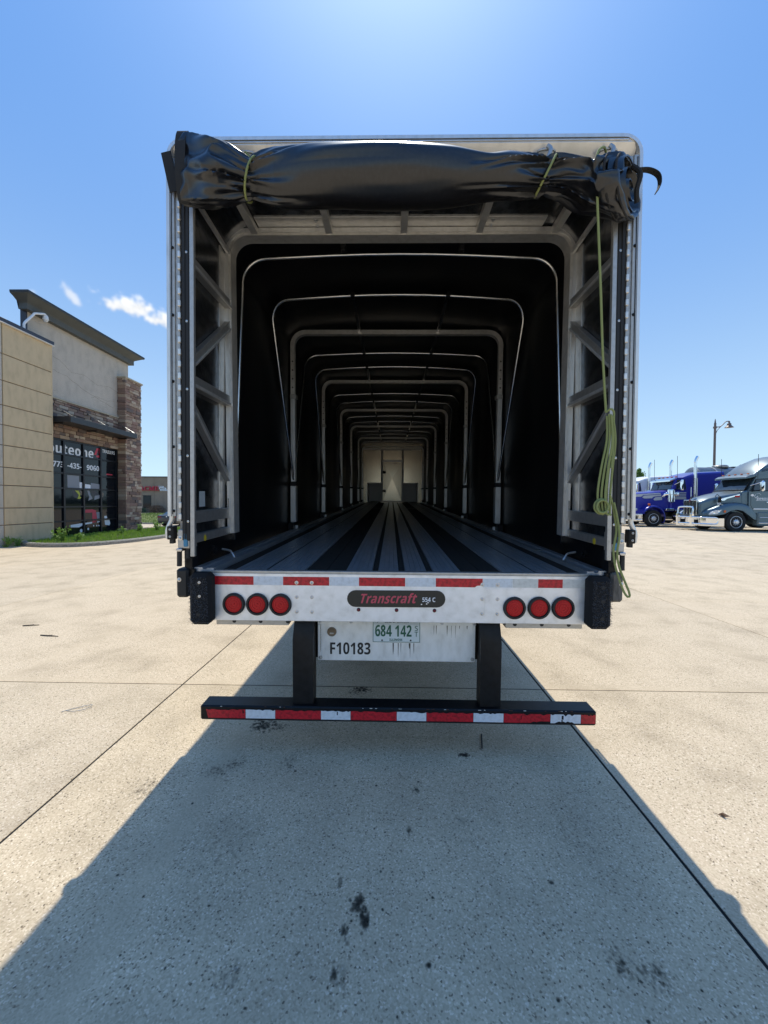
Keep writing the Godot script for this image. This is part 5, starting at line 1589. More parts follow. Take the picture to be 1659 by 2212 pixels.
func make_planter() -> void:
	# kerb round the bed
	var line := smooth([Vector3(-12.89, 0, -11.85), Vector3(-12.35, 0, -11.42), Vector3(-11.5, 0, -11.22), Vector3(-10.6, 0, -11.55), Vector3(-10.05, 0, -12.7), Vector3(-9.85, 0, -14.2), Vector3(-9.82, 0, -16.5), Vector3(-10.1, 0, -18.6), Vector3(-11.2, 0, -20.0), Vector3(-13.2, 0, -20.6)], 0.25)
	var kp := PackedVector2Array([Vector2(0.16, -0.05), Vector2(0.15, 0.09), Vector2(0.12, 0.13), Vector2(-0.02, 0.135), Vector2(-0.02, -0.05)])
	var kerb := MeshInstance3D.new()
	kerb.mesh = Sh.new().add(sweep(kp, line, Vector3.UP), 30.0).mesh()
	kerb.material_override = mats["kerb"]
	kerb.name = "kerb"
	add_child(kerb)
	kind(kerb, "structure")
	var poly := PackedVector2Array()
	for p: Vector3 in line:
		poly.append(Vector2(p.x, -p.z))
	poly.append_array([Vector2(-13.9, 20.6), Vector2(-13.9, 11.9)])
	var bed := MeshInstance3D.new()
	bed.mesh = Sh.new().add(Transform3D(Basis(Vector3.RIGHT, Vector3.FORWARD, Vector3.UP), Vector3.ZERO) * prism(poly, -0.05, 0.09), 30.0).mesh()
	bed.material_override = mats["soil"]
	bed.name = "soil_ground"
	add_child(bed)
	kind(bed, "structure")
	var blades := []
	var n := 0
	while n < 9000:
		var p := Vector2(rng.randf_range(-13.3, -9.7), rng.randf_range(11.2, 20.4))
		if Geometry2D.is_point_in_polygon(p, poly) and not (p.x < -12.85 and p.y > 17.2) and not (p.x < -12.9 and p.y < 13.1):
			n += 1
			var tall := rng.randf_range(0.07, 0.16)
			blades.append([Vector3(p.x, 0.08, -p.y), Vector3(rng.randf_range(-0.6, 0.6), 1.0, rng.randf_range(-0.6, 0.6)).normalized(), 0.018, tall])
	var g := obj("grass", leaf_mesh(blades), mats["grass_a"])
	kind(g, "stuff")
	tag(g, "bright green grass growing in the kerbed bed before the shop", "grass")
	weed(Vector3(-11.75, 0.09, -12.0), 0.62, 9, "tall pale weed before the overhead door by the tan wall")
	weed(Vector3(-12.15, 0.09, -12.3), 0.40, 7, "low weed between the tall pale weed and the tan wall")
	weed(Vector3(-11.2, 0.09, -12.1), 0.38, 7, "short weed in the bed before the middle of the overhead door")
	weed(Vector3(-11.75, 0.09, -15.3), 0.42, 5, "thin dark weed standing before the door's last column")
	weed(Vector3(-11.95, 0.09, -16.9), 0.40, 8, "leafy weed at the foot of the stone pillar")
	weed(Vector3(-11.55, 0.09, -17.6), 0.58, 11, "big leafy weed right of the stone pillar by the kerb")
	weed(Vector3(-12.75, 0.0, -11.35), 0.34, 5, "small weed at the foot of the tan wall where the kerb starts")
	weed(Vector3(-12.78, 0.0, -11.02), 0.36, 5, "small weed growing from the joint at the tan wall's base")


func make_background_left() -> void:
	var lawn := MeshInstance3D.new()
	lawn.name = "lawn"
	lawn.mesh = sheet(-70, -9, -50.5, -37.2, 60, 20, -0.03)
	lawn.material_override = mats["lawn"]
	add_child(lawn)
	kind(lawn, "structure")
	var walk := MeshInstance3D.new()
	walk.name = "sidewalk"
	walk.mesh = sheet(-70, -9, -51.8, -50.5, 60, 2, -0.035)
	walk.material_override = mats["kerb"]
	add_child(walk)
	kind(walk, "structure")
	var edge := MeshInstance3D.new()
	edge.name = "street_kerb"
	edge.mesh = Sh.new().add(bb(-70, -0.75, -37.2, -11.5, -0.50, -37.0, 0.02), 30.0).mesh()
	edge.material_override = mats["kerb"]
	add_child(edge)
	kind(edge, "structure")
	var blades := []
	for k in 5000:
		var p := Vector2(rng.randf_range(-31, -20), rng.randf_range(-50, -37.3))
		blades.append([Vector3(p.x, lie(p.x, p.y) + 0.02, p.y), Vector3(rng.randf_range(-0.5, 0.5), 1.0, rng.randf_range(-0.5, 0.5)).normalized(), 0.05, rng.randf_range(0.08, 0.2)])
	var g := obj("grass", leaf_mesh(blades), mats["grass_b"])
	kind(g, "stuff")
	tag(g, "sunlit lawn grass across the street behind the parked car", "grass")
	# brown shop across the street
	var b := thing("brown_store", "low brown store building across the street with red letters", "building")
	part("wall", bb(-50.0, -0.2, -75.0, -24.0, 5.0, -55.0, 0.05), mats["far_wall"], b)
	part("roof_edge", bb(-50.1, 4.98, -75.1, -23.9, 5.1, -54.93, 0.02), mats["cornice"], b)
	for x: float in [-37.6, -33.4, -31.5]:
		part("wall_joint", bb(x - 0.02, 0.0, -55.0, x + 0.02, 4.97, -54.985), mats["mortar"], b)
	for x: float in [-39.5, -34.4, -29.5]:
		var w := part("window", bb(x - 0.56, 0.74, -55.0, x + 0.56, 2.36, -54.95, 0.01), mats["dark_glass"], b)
		part("window_frame", bb(x - 0.62, 0.68, -55.0, x + 0.62, 0.735, -54.93, 0.01), mats["door_frame"], w)
		part("window_frame", bb(x - 0.62, 2.365, -55.0, x + 0.62, 2.42, -54.93, 0.01), mats["door_frame"], w)
	var s := thing("store_sign", "red serif letters with white plates on the brown store wall", "sign")
	words("letters", "ACME", 0.58, mats["print_red"], s, Transform3D(Basis(), Vector3(-34.05, 3.38, -54.9)), true, 1.15, true, 0.18)
	for p: Array in [[-32.42, 3.63, 0.42, "TRUCK"], [-32.15, 3.40, 0.50, "BRAKE &"], [-31.9, 3.17, 0.62, "SUPPLY CO"]]:
		var o := PackedVector2Array()
		for q: Vector2 in arc(Vector2(p[0] + p[2] - 0.11, p[1]), 0.115, -90, 90, 6) + arc(Vector2(p[0] - p[2] + 0.11, p[1]), 0.115, 90, 270, 6):
			o.append(q)
		var pl := part("plate", prism(o, -54.99, -54.90), mats["print_white"], s)
		words("letters", p[3], 0.13, mats["print_black"], pl, Transform3D(Basis(), Vector3(p[0], p[1], -54.895)), true)
	for k in 2:
		var a: Array = [[-36.2, 2.6, "dark clipped hedge along the brown store's wall", "leaf_dark", 0.62, 0.5], [-32.3, 1.0, "reddish round shrub beside the dark hedge at the brown store", "leaf_rust", 1.05, 0.7]][k]
		var h := thing("hedge" if k == 0 else "round_shrub", a[2], "shrub", Transform3D(Basis(), Vector3(a[0], 0.0, -53.6)))
		var list := []
		for i in 2600:
			var p := Vector3(rng.randf_range(-1, 1) * a[1], rng.randf() * a[4], rng.randf_range(-1, 1) * a[5])
			if k == 1 and Vector2(p.x / a[1], (p.y - 0.35) / 0.72).length() > 1.0:
				continue
			list.append([p, any_dir(0.3), 0.06, 0.13])
		obj("foliage", leaf_mesh(list), mats[a[3]], h)
		var st := Sh.new()
		for i in 5:
			st.add(tube([Vector3(rng.randf_range(-0.5, 0.5) * a[1], -0.05, 0), Vector3(rng.randf_range(-0.5, 0.5) * a[1], a[4] * 0.6, 0)], 0.02, 5))
		obj("stems", st, mats["bark"], h)
	tree("street_tree", "green leafy tree showing past the stone pillar's edge", "", Vector3(-20.15, lie(-20.1, -29.0), -29.0), 4.2, [[0, 3.0, 0, 0.7], [0.3, 3.7, 0.2, 0.55], [-0.5, 3.3, -0.3, 0.8], [0.45, 2.35, 0.3, 0.35]], 2200, 0.16, "leaf_b", 0.4)
	make_car()


func make_car() -> void:
	var x := -19.55
	var z := -33.0
	var t := thing("parked_car", "black sedan seen from behind, parked across the street past the pillar", "car", Transform3D(Basis(Vector3.UP, deg_to_rad(-4.0)), Vector3(x, lie(x, -34.5), z)))
	var ring := func(zz: float, hw: float, lo: float, hi: float, tuck: float) -> PackedVector3Array:
		var r := PackedVector3Array()
		var mid := (lo + hi) / 2
		for p: Array in [[-hw * 0.86, lo], [hw * 0.86, lo], [hw * 0.97, lo + 0.08], [hw, mid], [hw * 0.98, hi - 0.14], [hw * (1.0 - tuck), hi - 0.03], [hw * (0.94 - tuck), hi], [-hw * (0.94 - tuck), hi], [-hw * (1.0 - tuck), hi - 0.03], [-hw * 0.98, hi - 0.14], [-hw, mid], [-hw * 0.97, lo + 0.08]]:
			r.append(Vector3(p[0], p[1], zz))
		return r
	part("body", loft([ring.call(0.0, 0.80, 0.36, 0.86, 0.05), ring.call(-0.06, 0.87, 0.28, 0.98, 0.05), ring.call(-0.35, 0.92, 0.22, 1.02, 0.05), ring.call(-1.0, 0.93, 0.20, 0.98, 0.05), ring.call(-2.6, 0.93, 0.20, 0.95, 0.05), ring.call(-3.4, 0.93, 0.20, 0.93, 0.06), ring.call(-4.4, 0.90, 0.22, 0.80, 0.08), ring.call(-4.75, 0.76, 0.30, 0.64, 0.1)]), mats["car_paint"], t, 50.0)
	part("rear_bumper", bb(-0.84, 0.30, -0.1, 0.84, 0.50, 0.03, 0.03), mats["black_rubber_and_hole_shade"], t)
	part("glasshouse", loft([ring.call(-0.38, 0.74, 0.90, 1.03, 0.10), ring.call(-1.15, 0.70, 0.90, 1.36, 0.16), ring.call(-1.6, 0.70, 0.90, 1.40, 0.16), ring.call(-2.5, 0.72, 0.90, 1.38, 0.16), ring.call(-3.35, 0.80, 0.88, 0.97, 0.08)]), mats["window_glass"], t, 50.0)
	part("roof", loft([ring.call(-1.15, 0.60, 1.362, 1.39, 0.05), ring.call(-1.6, 0.615, 1.40, 1.43, 0.05), ring.call(-2.5, 0.61, 1.385, 1.41, 0.05)]), mats["car_paint"], t, 50.0)
	for s: int in [-1, 1]:
		part("tail_light", bb(s * 0.84, 0.78, -0.08, s * 0.46, 0.90, 0.012, 0.02), mats["lens_small"], t)
		wheel("wheel", t, Vector3(s * 0.80, 0.33, -0.95), s, 0.33, 0.22, "steel_tube", 5)
		wheel("wheel", t, Vector3(s * 0.80, 0.33, -3.75), s, 0.33, 0.22, "steel_tube", 5)
		part("mirror", bx(Vector3(s * 0.98, 1.0, -3.0), Vector3(0.16, 0.12, 0.2), 0.03), mats["car_paint"], t)
	part("number_plate", bb(-0.26, 0.62, -0.02, 0.26, 0.75, 0.008, 0.004), mats["print_dark"], t)
	part("emblem", facing(Vector3(0, 0.87, -0.01), Vector3.BACK) * lathe([Vector2(0.045, 0), Vector2(0.04, 0.02), Vector2(0.001, 0.025)], 12), mats["chrome"], t)


# ---------------------------------------------------------------- highway tractors
# own axes: x runs back from the front axle, y up from the ground, +z is the near side
func side_poly(pts: Array) -> PackedVector2Array:
	var p := PackedVector2Array()
	for a: Array in pts:
		p.append(Vector2(a[0], a[1]))
	return p


func hood_ring(x: float, hw: float, lo: float, hi: float, crown: float, round_by: float) -> PackedVector3Array:
	var r := PackedVector3Array()
	var half := [Vector2(hw, lo), Vector2(hw, hi - crown - round_by)]
	for a: Vector2 in arc(Vector2(hw - round_by, hi - crown - round_by), round_by, 0, 70, 5):
		half.append(a)
	half.append(Vector2(hw * 0.45, hi - crown * 0.2))
	half.append(Vector2(0.0, hi))
	for p: Vector2 in half:
		r.append(Vector3(x, p.y, p.x))
	for i in range(half.size() - 2, -1, -1):
		r.append(Vector3(x, half[i].y, -half[i].x))
	return r


func rear_end(t: Node3D, length: float) -> void:
	for s: float in [-0.43, 0.43]:
		part("frame_beam", bb(-0.9, 0.62, s - 0.05, length, 0.88, s + 0.05), mats["black_paint"], t)
	for x: float in [length - 2.3, length - 1.0]:
		part("axle", tube([Vector3(x, 0.52, -1.0), Vector3(x, 0.52, 1.0)], 0.08, 10), mats["black_paint"], t)
		for s: float in [-1.06, -0.74, 0.74, 1.06]:
			axle_wheel(t, Vector3(x, 0.515, s), signf(s))
	part("fifth_wheel", bx(Vector3(length - 1.7, 1.02, 0), Vector3(0.9, 0.12, 0.85), 0.03), mats["black_paint"], t)


func axle_wheel(t: Node3D, at: Vector3, s: float) -> void:
	var h := wheel("wheel", t, at, 1.0, 0.515, 0.27, "wheel_metal")
	h.transform = facing(at, Vector3(0, 0, s))


func bumper_path(front: float, back: float, hw: float) -> Array:
	return [Vector3(back, 0, hw), Vector3(front + 0.32, 0, hw - 0.02), Vector3(front + 0.12, 0, hw - 0.14), Vector3(front + 0.02, 0, hw - 0.5), Vector3(front, 0, 0), Vector3(front + 0.02, 0, 0.5 - hw), Vector3(front + 0.12, 0, 0.14 - hw), Vector3(front + 0.32, 0, 0.02 - hw), Vector3(back, 0, -hw)]


func arch_fender(cx: float, cy: float, r: float, a0: float, a1: float, z0: float, z1: float, thick: float) -> PackedVector3Array:
	var path := []
	for p: Vector2 in arc(Vector2(cx, cy), r, a0, a1, 18):
		path.append(Vector3(p.x, p.y, (z0 + z1) / 2))
	var w := absf(z1 - z0)
	var prof := PackedVector2Array([Vector2(0, -w / 2), Vector2(thick * 0.8, -w / 2), Vector2(thick, -w / 2 + 0.05), Vector2(thick, w / 2 - 0.07), Vector2(thick * 0.6, w / 2 - 0.015), Vector2(0, w / 2)])
	return sweep(prof, path, Vector3.BACK)


func mirror(t: Node3D, at: Vector3, size: Vector3, arm_from: Vector3, m: String) -> void:
	var h := holder("mirror", t)
	part("mirror_head", bx(at, size, minf(size.x, size.z) * 0.4), mats[m], h)
	part("mirror_arm", tube([arm_from, at + Vector3(0, -size.y * 0.35, 0)], 0.022, 8), mats["black_paint"], h)
	part("mirror_arm", tube([arm_from + Vector3(0, 0.3, 0), at + Vector3(0, size.y * 0.4, 0)], 0.018, 8), mats[m], h)


func glazed(called: String, pts: Array, frame_m: Material, t: Node) -> void:   # a pane given by its corners, with a rim
	var mid := Vector3.ZERO
	for p: Vector3 in pts:
		mid += p
	mid /= pts.size()
	var n: Vector3 = (pts[1] - pts[0]).cross(pts[2] - pts[0]).normalized()
	var tri := PackedVector3Array()
	for i in pts.size():
		var a: Vector3 = pts[i]
		var b: Vector3 = pts[(i + 1) % pts.size()]
		tri.append_array([mid + n * 0.012, a + n * 0.01, b + n * 0.01, mid - n * 0.012, b - n * 0.01, a - n * 0.01])
		q4(tri, a + n * 0.01, a - n * 0.01, b - n * 0.01, b + n * 0.01)
	var g := part(called, tri, mats["window_glass"], t, 20.0)
	var loop := pts.duplicate()
	loop.append(pts[0])
	part("rim", tube(loop, 0.022, 6), frame_m, g)


func aero_truck(at: Vector3) -> void:
	var t := thing("highway_truck", "grey green sleeper truck with chrome bull bar and white door lettering", "truck", Transform3D(Basis(), at))
	var paint: Material = mats["green_grey_paint"]
	var chrome: Material = mats["chrome"]
	# bonnet
	part("hood", loft([hood_ring(-1.44, 0.50, 0.82, 1.52, 0.05, 0.14), hood_ring(-1.34, 0.60, 0.80, 1.66, 0.06, 0.16), hood_ring(-1.0, 0.70, 0.80, 1.83, 0.07, 0.18), hood_ring(-0.5, 0.80, 0.85, 1.97, 0.08, 0.2), hood_ring(0.0, 0.90, 0.95, 2.07, 0.08, 0.22), hood_ring(0.42, 1.02, 0.95, 2.15, 0.08, 0.22)]), paint, t, 50.0)
	for s: int in [-1, 1]:
		# fender swelling over the wheel and running forward to the headlight
		var rings := []
		for f: Array in [[-1.36, 0.86, 1.00, 0.40, 0.78], [-1.2, 0.84, 1.16, 0.40, 0.98], [-0.9, 0.86, 1.31, 0.50, 1.12], [-0.62, 0.92, 1.43, 0.6, 1.19], [-0.3, 1.10, 1.50, 0.65, 1.22], [0.0, 1.14, 1.52, 0.7, 1.22], [0.3, 1.10, 1.50, 0.75, 1.22], [0.62, 0.86, 1.42, 0.8, 1.21], [0.9, 0.66, 1.24, 0.85, 1.18], [1.05, 0.62, 1.10, 0.9, 1.15]]:
			var r := PackedVector3Array()
			for p: Array in [[f[3], f[1]], [f[4], f[1]], [f[4], lerpf(f[1], f[2], 0.55)], [f[4] - 0.05, lerpf(f[1], f[2], 0.86)], [f[4] - 0.14, f[2]], [f[3], f[2] + 0.02]]:
				r.append(Vector3(f[0], p[1], s * p[0]))
			rings.append(r)
		part("fender", loft(rings), paint, t, 45.0)
		part("wheel_arch", arch_fender(0.0, 0.53, 0.60, 8, 172, s * 0.80, s * 1.235, 0.035), mats["black_rubber_and_hole_shade"], t, 40.0)
		axle_wheel(t, Vector3(0, 0.515, s * 1.06), s)
		var hl := PackedVector2Array([Vector2(-1.30, 0.90), Vector2(-0.95, 0.92), Vector2(-0.72, 1.14), Vector2(-0.98, 1.12), Vector2(-1.18, 1.03)])
		var lamp := part("headlight", prism(hl, s * 1.02, s * 1.165), mats["lamp_glass"], t)
		for q: Array in [[-1.12, 0.97], [-0.88, 1.05]]:
			part("lamp_bowl", facing(Vector3(q[0], q[1], s * 1.165), Vector3(0, 0, s)) * lathe([Vector2(0.055, 0.0), Vector2(0.05, 0.01), Vector2(0.02, 0.004), Vector2(0.001, 0.004)], 14), chrome, lamp)
		part("turn_signal", bb(-0.66, 1.0, s * 1.18, -0.55, 1.12, s * 1.235, 0.02), mats["amber"], t)
		part("hood_vent", prism(side_poly([[-0.62, 1.62], [-0.50, 1.75], [0.30, 1.96], [0.30, 1.90], [-0.35, 1.72], [-0.48, 1.62]]), s * 0.86, s * 1.0), chrome, t)
		part("hood_vent_lamp", bb(0.05, 1.80, s * 0.9, 0.30, 1.88, s * 1.03, 0.02), mats["lens_red"], t)
		var hm := holder("hood_mirror", t)
		part("mirror_head", bx(Vector3(-0.72, 1.66, s * 1.0), Vector3(0.14, 0.34, 0.16), 0.05), mats["black_paint"], hm)
		part("mirror_arm", tube([Vector3(-0.72, 1.82, s * 1.0), Vector3(-0.70, 1.95, s * 0.8), Vector3(-0.66, 1.85, s * 0.62)], 0.016, 6), mats["black_paint"], hm)
		# side skirt, steps and tank fairing
		part("side_skirt", bb(1.06, 0.32, s * 0.85, 5.2, 1.05, s * 1.2, 0.05), paint, t)
		part("skirt_step", bb(1.10, 0.44, s * 1.15, 2.6, 0.50, s * 1.24, 0.015), mats["steel_tube"], t)
		part("skirt_step", bb(1.15, 0.74, s * 1.15, 2.6, 0.78, s * 1.23, 0.015), mats["steel_tube"], t)
		part("bright_strip", bb(0.86, 1.16, s * 1.13, 3.4, 1.23, s * 1.19, 0.01), mats["white_truck_paint"], t)
		# door window and lettering
		glazed("side_window", [Vector3(0.82, 2.14, s * 1.17), Vector3(1.02, 2.72, s * 1.09), Vector3(1.70, 2.76, s * 1.09), Vector3(1.72, 2.14, s * 1.17)], mats["black_rubber_and_hole_shade"], t)
		part("door_seam", tube([Vector3(0.72, 2.0, s * 1.171), Vector3(0.72, 1.40, s * 1.171), Vector3(0.80, 1.22, s * 1.171), Vector3(1.80, 1.22, s * 1.171), Vector3(1.80, 2.70, s * 1.11)], 0.008, 4), mats["black_paint"], t)
		part("door_handle", bb(1.50, 1.52, s * 1.17, 1.72, 1.57, s * 1.20, 0.01), chrome, t)
		mirror(t, Vector3(1.02, 2.35, s * 1.48), Vector3(0.18, 0.56, 0.24), Vector3(0.72, 2.10, s * 1.12), "chrome")
		part("antenna", tube([Vector3(1.05, 2.75, s * 1.16), Vector3(1.04, 4.0, s * 1.18)], 0.012, 5), mats["dark_metal"], t)
	# grille, badge, bumper
	var gr := part("grille", bb(-1.50, 0.88, -0.46, -1.43, 1.60, 0.46, 0.03), mats["grille_dark"], t)
	for z: float in [-0.46, -0.23, 0.0, 0.23, 0.46]:
		part("grille_bar", bb(-1.525, 0.86, z - 0.022, -1.495, 1.62, z + 0.022, 0.008), chrome, gr)
	part("grille_top", bb(-1.525, 1.60, -0.50, -1.44, 1.66, 0.50, 0.02), chrome, gr)
	part("oval_badge", facing(Vector3(-1.535, 1.62, 0), Vector3(-1, 0.1, 0)) * (Transform3D(Basis.from_scale(Vector3(1, 1, 1.7)), Vector3.ZERO) * lathe([Vector2(0.055, 0), Vector2(0.05, 0.012), Vector2(0.001, 0.014)], 16)), mats["lens_small"], gr)
	part("hood_ornament", bb(-1.36, 1.70, -0.09, -1.20, 1.76, 0.09, 0.02), chrome, t)
	part("bumper", sweep(rect(0.06, 0.40), bumper_path(-1.55, -0.64, 1.19), Vector3.UP), chrome, t, 35.0)
	t.get_node("bumper").position.y = 0.50
	# bull bar
	var bull := holder("bull_bar", t)
	for y: float in [0.40, 0.74]:
		var path := []
		for p: Vector3 in bumper_path(-1.78, -1.12, 1.18):
			path.append(p + Vector3(0, y, 0))
		part("rail", tube(smooth(path, 0.06), 0.045, 10), chrome, bull)
	for s: int in [-1, 1]:
		part("end_loop", tube(smooth([Vector3(-1.12, 0.40, s * 1.18), Vector3(-0.98, 0.44, s * 1.18), Vector3(-0.94, 0.57, s * 1.18), Vector3(-0.98, 0.70, s * 1.18), Vector3(-1.12, 0.74, s * 1.18)], 0.03), 0.045, 10), chrome, bull)
		part("upright", bb(-1.86, 0.26, s * 0.52 - 0.07, -1.70, 0.94, s * 0.52 + 0.07, 0.02), chrome, bull)
		part("bracket", bb(-1.72, 0.40, s * 0.52 - 0.04, -1.50, 0.62, s * 0.52 + 0.04, 0.01), mats["black_paint"], bull)
	part("hoop", tube(smooth([Vector3(-1.77, 0.90, -0.55), Vector3(-1.75, 1.18, -0.55), Vector3(-1.74, 1.27, -0.46), Vector3(-1.74, 1.29, 0.0), Vector3(-1.74, 1.27, 0.46), Vector3(-1.75, 1.18, 0.55), Vector3(-1.77, 0.90, 0.55)], 0.05), 0.045, 10), chrome, bull)
	# cab and sleeper
	part("cab", loft([hood_ring(0.38, 1.02, 0.92, 2.12, 0.03, 0.1), hood_ring(0.46, 1.06, 0.92, 2.16, 0.03, 0.1), hood_ring(0.62, 1.08, 0.92, 2.2, 0.03, 0.1), hood_ring(0.70, 1.14, 0.92, 2.12, 0.01, 0.05)]), paint, t, 50.0)
	part("cab_side", prism(side_poly([[0.62, 0.95], [0.62, 2.12], [0.98, 2.78], [1.1, 2.92], [2.1, 2.96], [2.1, 0.95]]), -1.085, 1.085), paint, t, 30.0)
	for s: int in [-1, 1]:
		part("door_skin", prism(side_poly([[0.62, 0.98], [0.62, 2.10], [1.85, 2.10], [1.85, 0.98]]), s * 1.08, s * 1.168), paint, t)
	glazed("windshield", [Vector3(0.50, 2.17, -0.99), Vector3(0.96, 2.80, -0.93), Vector3(0.90, 2.82, -0.4), Vector3(0.90, 2.82, 0.4), Vector3(0.96, 2.80, 0.93), Vector3(0.50, 2.17, 0.99), Vector3(0.42, 2.18, 0.4), Vector3(0.42, 2.18, -0.4)], mats["black_rubber_and_hole_shade"], t)
	part("wiper", tube([Vector3(0.44, 2.17, 0.1), Vector3(0.50, 2.24, 0.62)], 0.014, 5), mats["black_paint"], t)
	part("sun_visor", loft([hood_ring(0.55, 1.02, 2.76, 2.86, 0.02, 0.03), hood_ring(0.75, 1.08, 2.80, 2.98, 0.03, 0.05), hood_ring(1.12, 1.10, 2.90, 3.06, 0.03, 0.05)]), paint, t, 50.0)
	for z: float in [-0.8, -0.4, 0.0, 0.4, 0.8]:
		part("roof_lamp", bx(Vector3(0.86, 3.03, z), Vector3(0.12, 0.05, 0.09), 0.02), mats["amber"], t)
	part("roof_fairing", loft([hood_ring(0.95, 0.98, 2.90, 3.02, 0.06, 0.05), hood_ring(1.25, 1.02, 2.90, 3.34, 0.12, 0.1), hood_ring(1.7, 1.08, 2.90, 3.72, 0.16, 0.16), hood_ring(2.3, 1.13, 2.90, 3.98, 0.16, 0.2), hood_ring(3.0, 1.18, 2.90, 4.08, 0.12, 0.2), hood_ring(4.4, 1.20, 2.90, 4.10, 0.10, 0.2)]), paint, t, 50.0)
	for s: int in [-1, 1]:
		part("fairing_window", loft([PackedVector3Array([Vector3(1.35, 3.10, s * 1.0), Vector3(1.35, 3.12, s * 1.06), Vector3(1.35, 3.30, s * 1.0)]), PackedVector3Array([Vector3(2.0, 3.20, s * 1.05), Vector3(2.0, 3.22, s * 1.135), Vector3(2.0, 3.68, s * 1.06)]), PackedVector3Array([Vector3(2.9, 3.30, s * 1.1), Vector3(2.9, 3.32, s * 1.20), Vector3(2.9, 3.86, s * 1.12)])]), mats["window_glass"], t)
	part("sleeper", bb(2.1, 0.95, -1.19, 4.4, 2.95, 1.19, 0.06), paint, t)
	words("door_lettering", "EXPRESS Inc", 0.10, mats["print_white"], t, Transform3D(Basis(), Vector3(1.42, 1.72, 1.170)), true, 1.0)
	part("door_emblem", tube(smooth([Vector3(0.96, 1.94, 1.172), Vector3(0.90, 1.84, 1.172), Vector3(0.98, 1.76, 1.172), Vector3(1.04, 1.86, 1.172), Vector3(1.07, 1.76, 1.172), Vector3(1.02, 1.62, 1.172)], 0.02), 0.012, 5), mats["print_white"], t)
	part("door_emblem", tube(smooth([Vector3(1.0, 1.98, 1.172), Vector3(1.12, 2.0, 1.172), Vector3(1.22, 1.92, 1.172)], 0.02), 0.008, 5), mats["print_white"], t)
	part("door_rule", bb(0.98, 1.625, 1.165, 1.80, 1.64, 1.171), mats["print_white"], t)
	words("fleet_number", "747", 0.10, mats["print_white"], t, Transform3D(Basis(Vector3.UP, 0.15), Vector3(-0.86, 1.45, 1.125)), true)
	part("oval_emblem", Transform3D(Basis.from_scale(Vector3(1.5, 1, 1)), Vector3(0.79, 1.90, 1.168)) * (facing(Vector3.ZERO, Vector3.BACK) * lathe([Vector2(0.06, 0), Vector2(0.055, 0.008), Vector2(0.001, 0.008)], 16)), mats["print_white"], t)
	rear_end(t, 7.0)


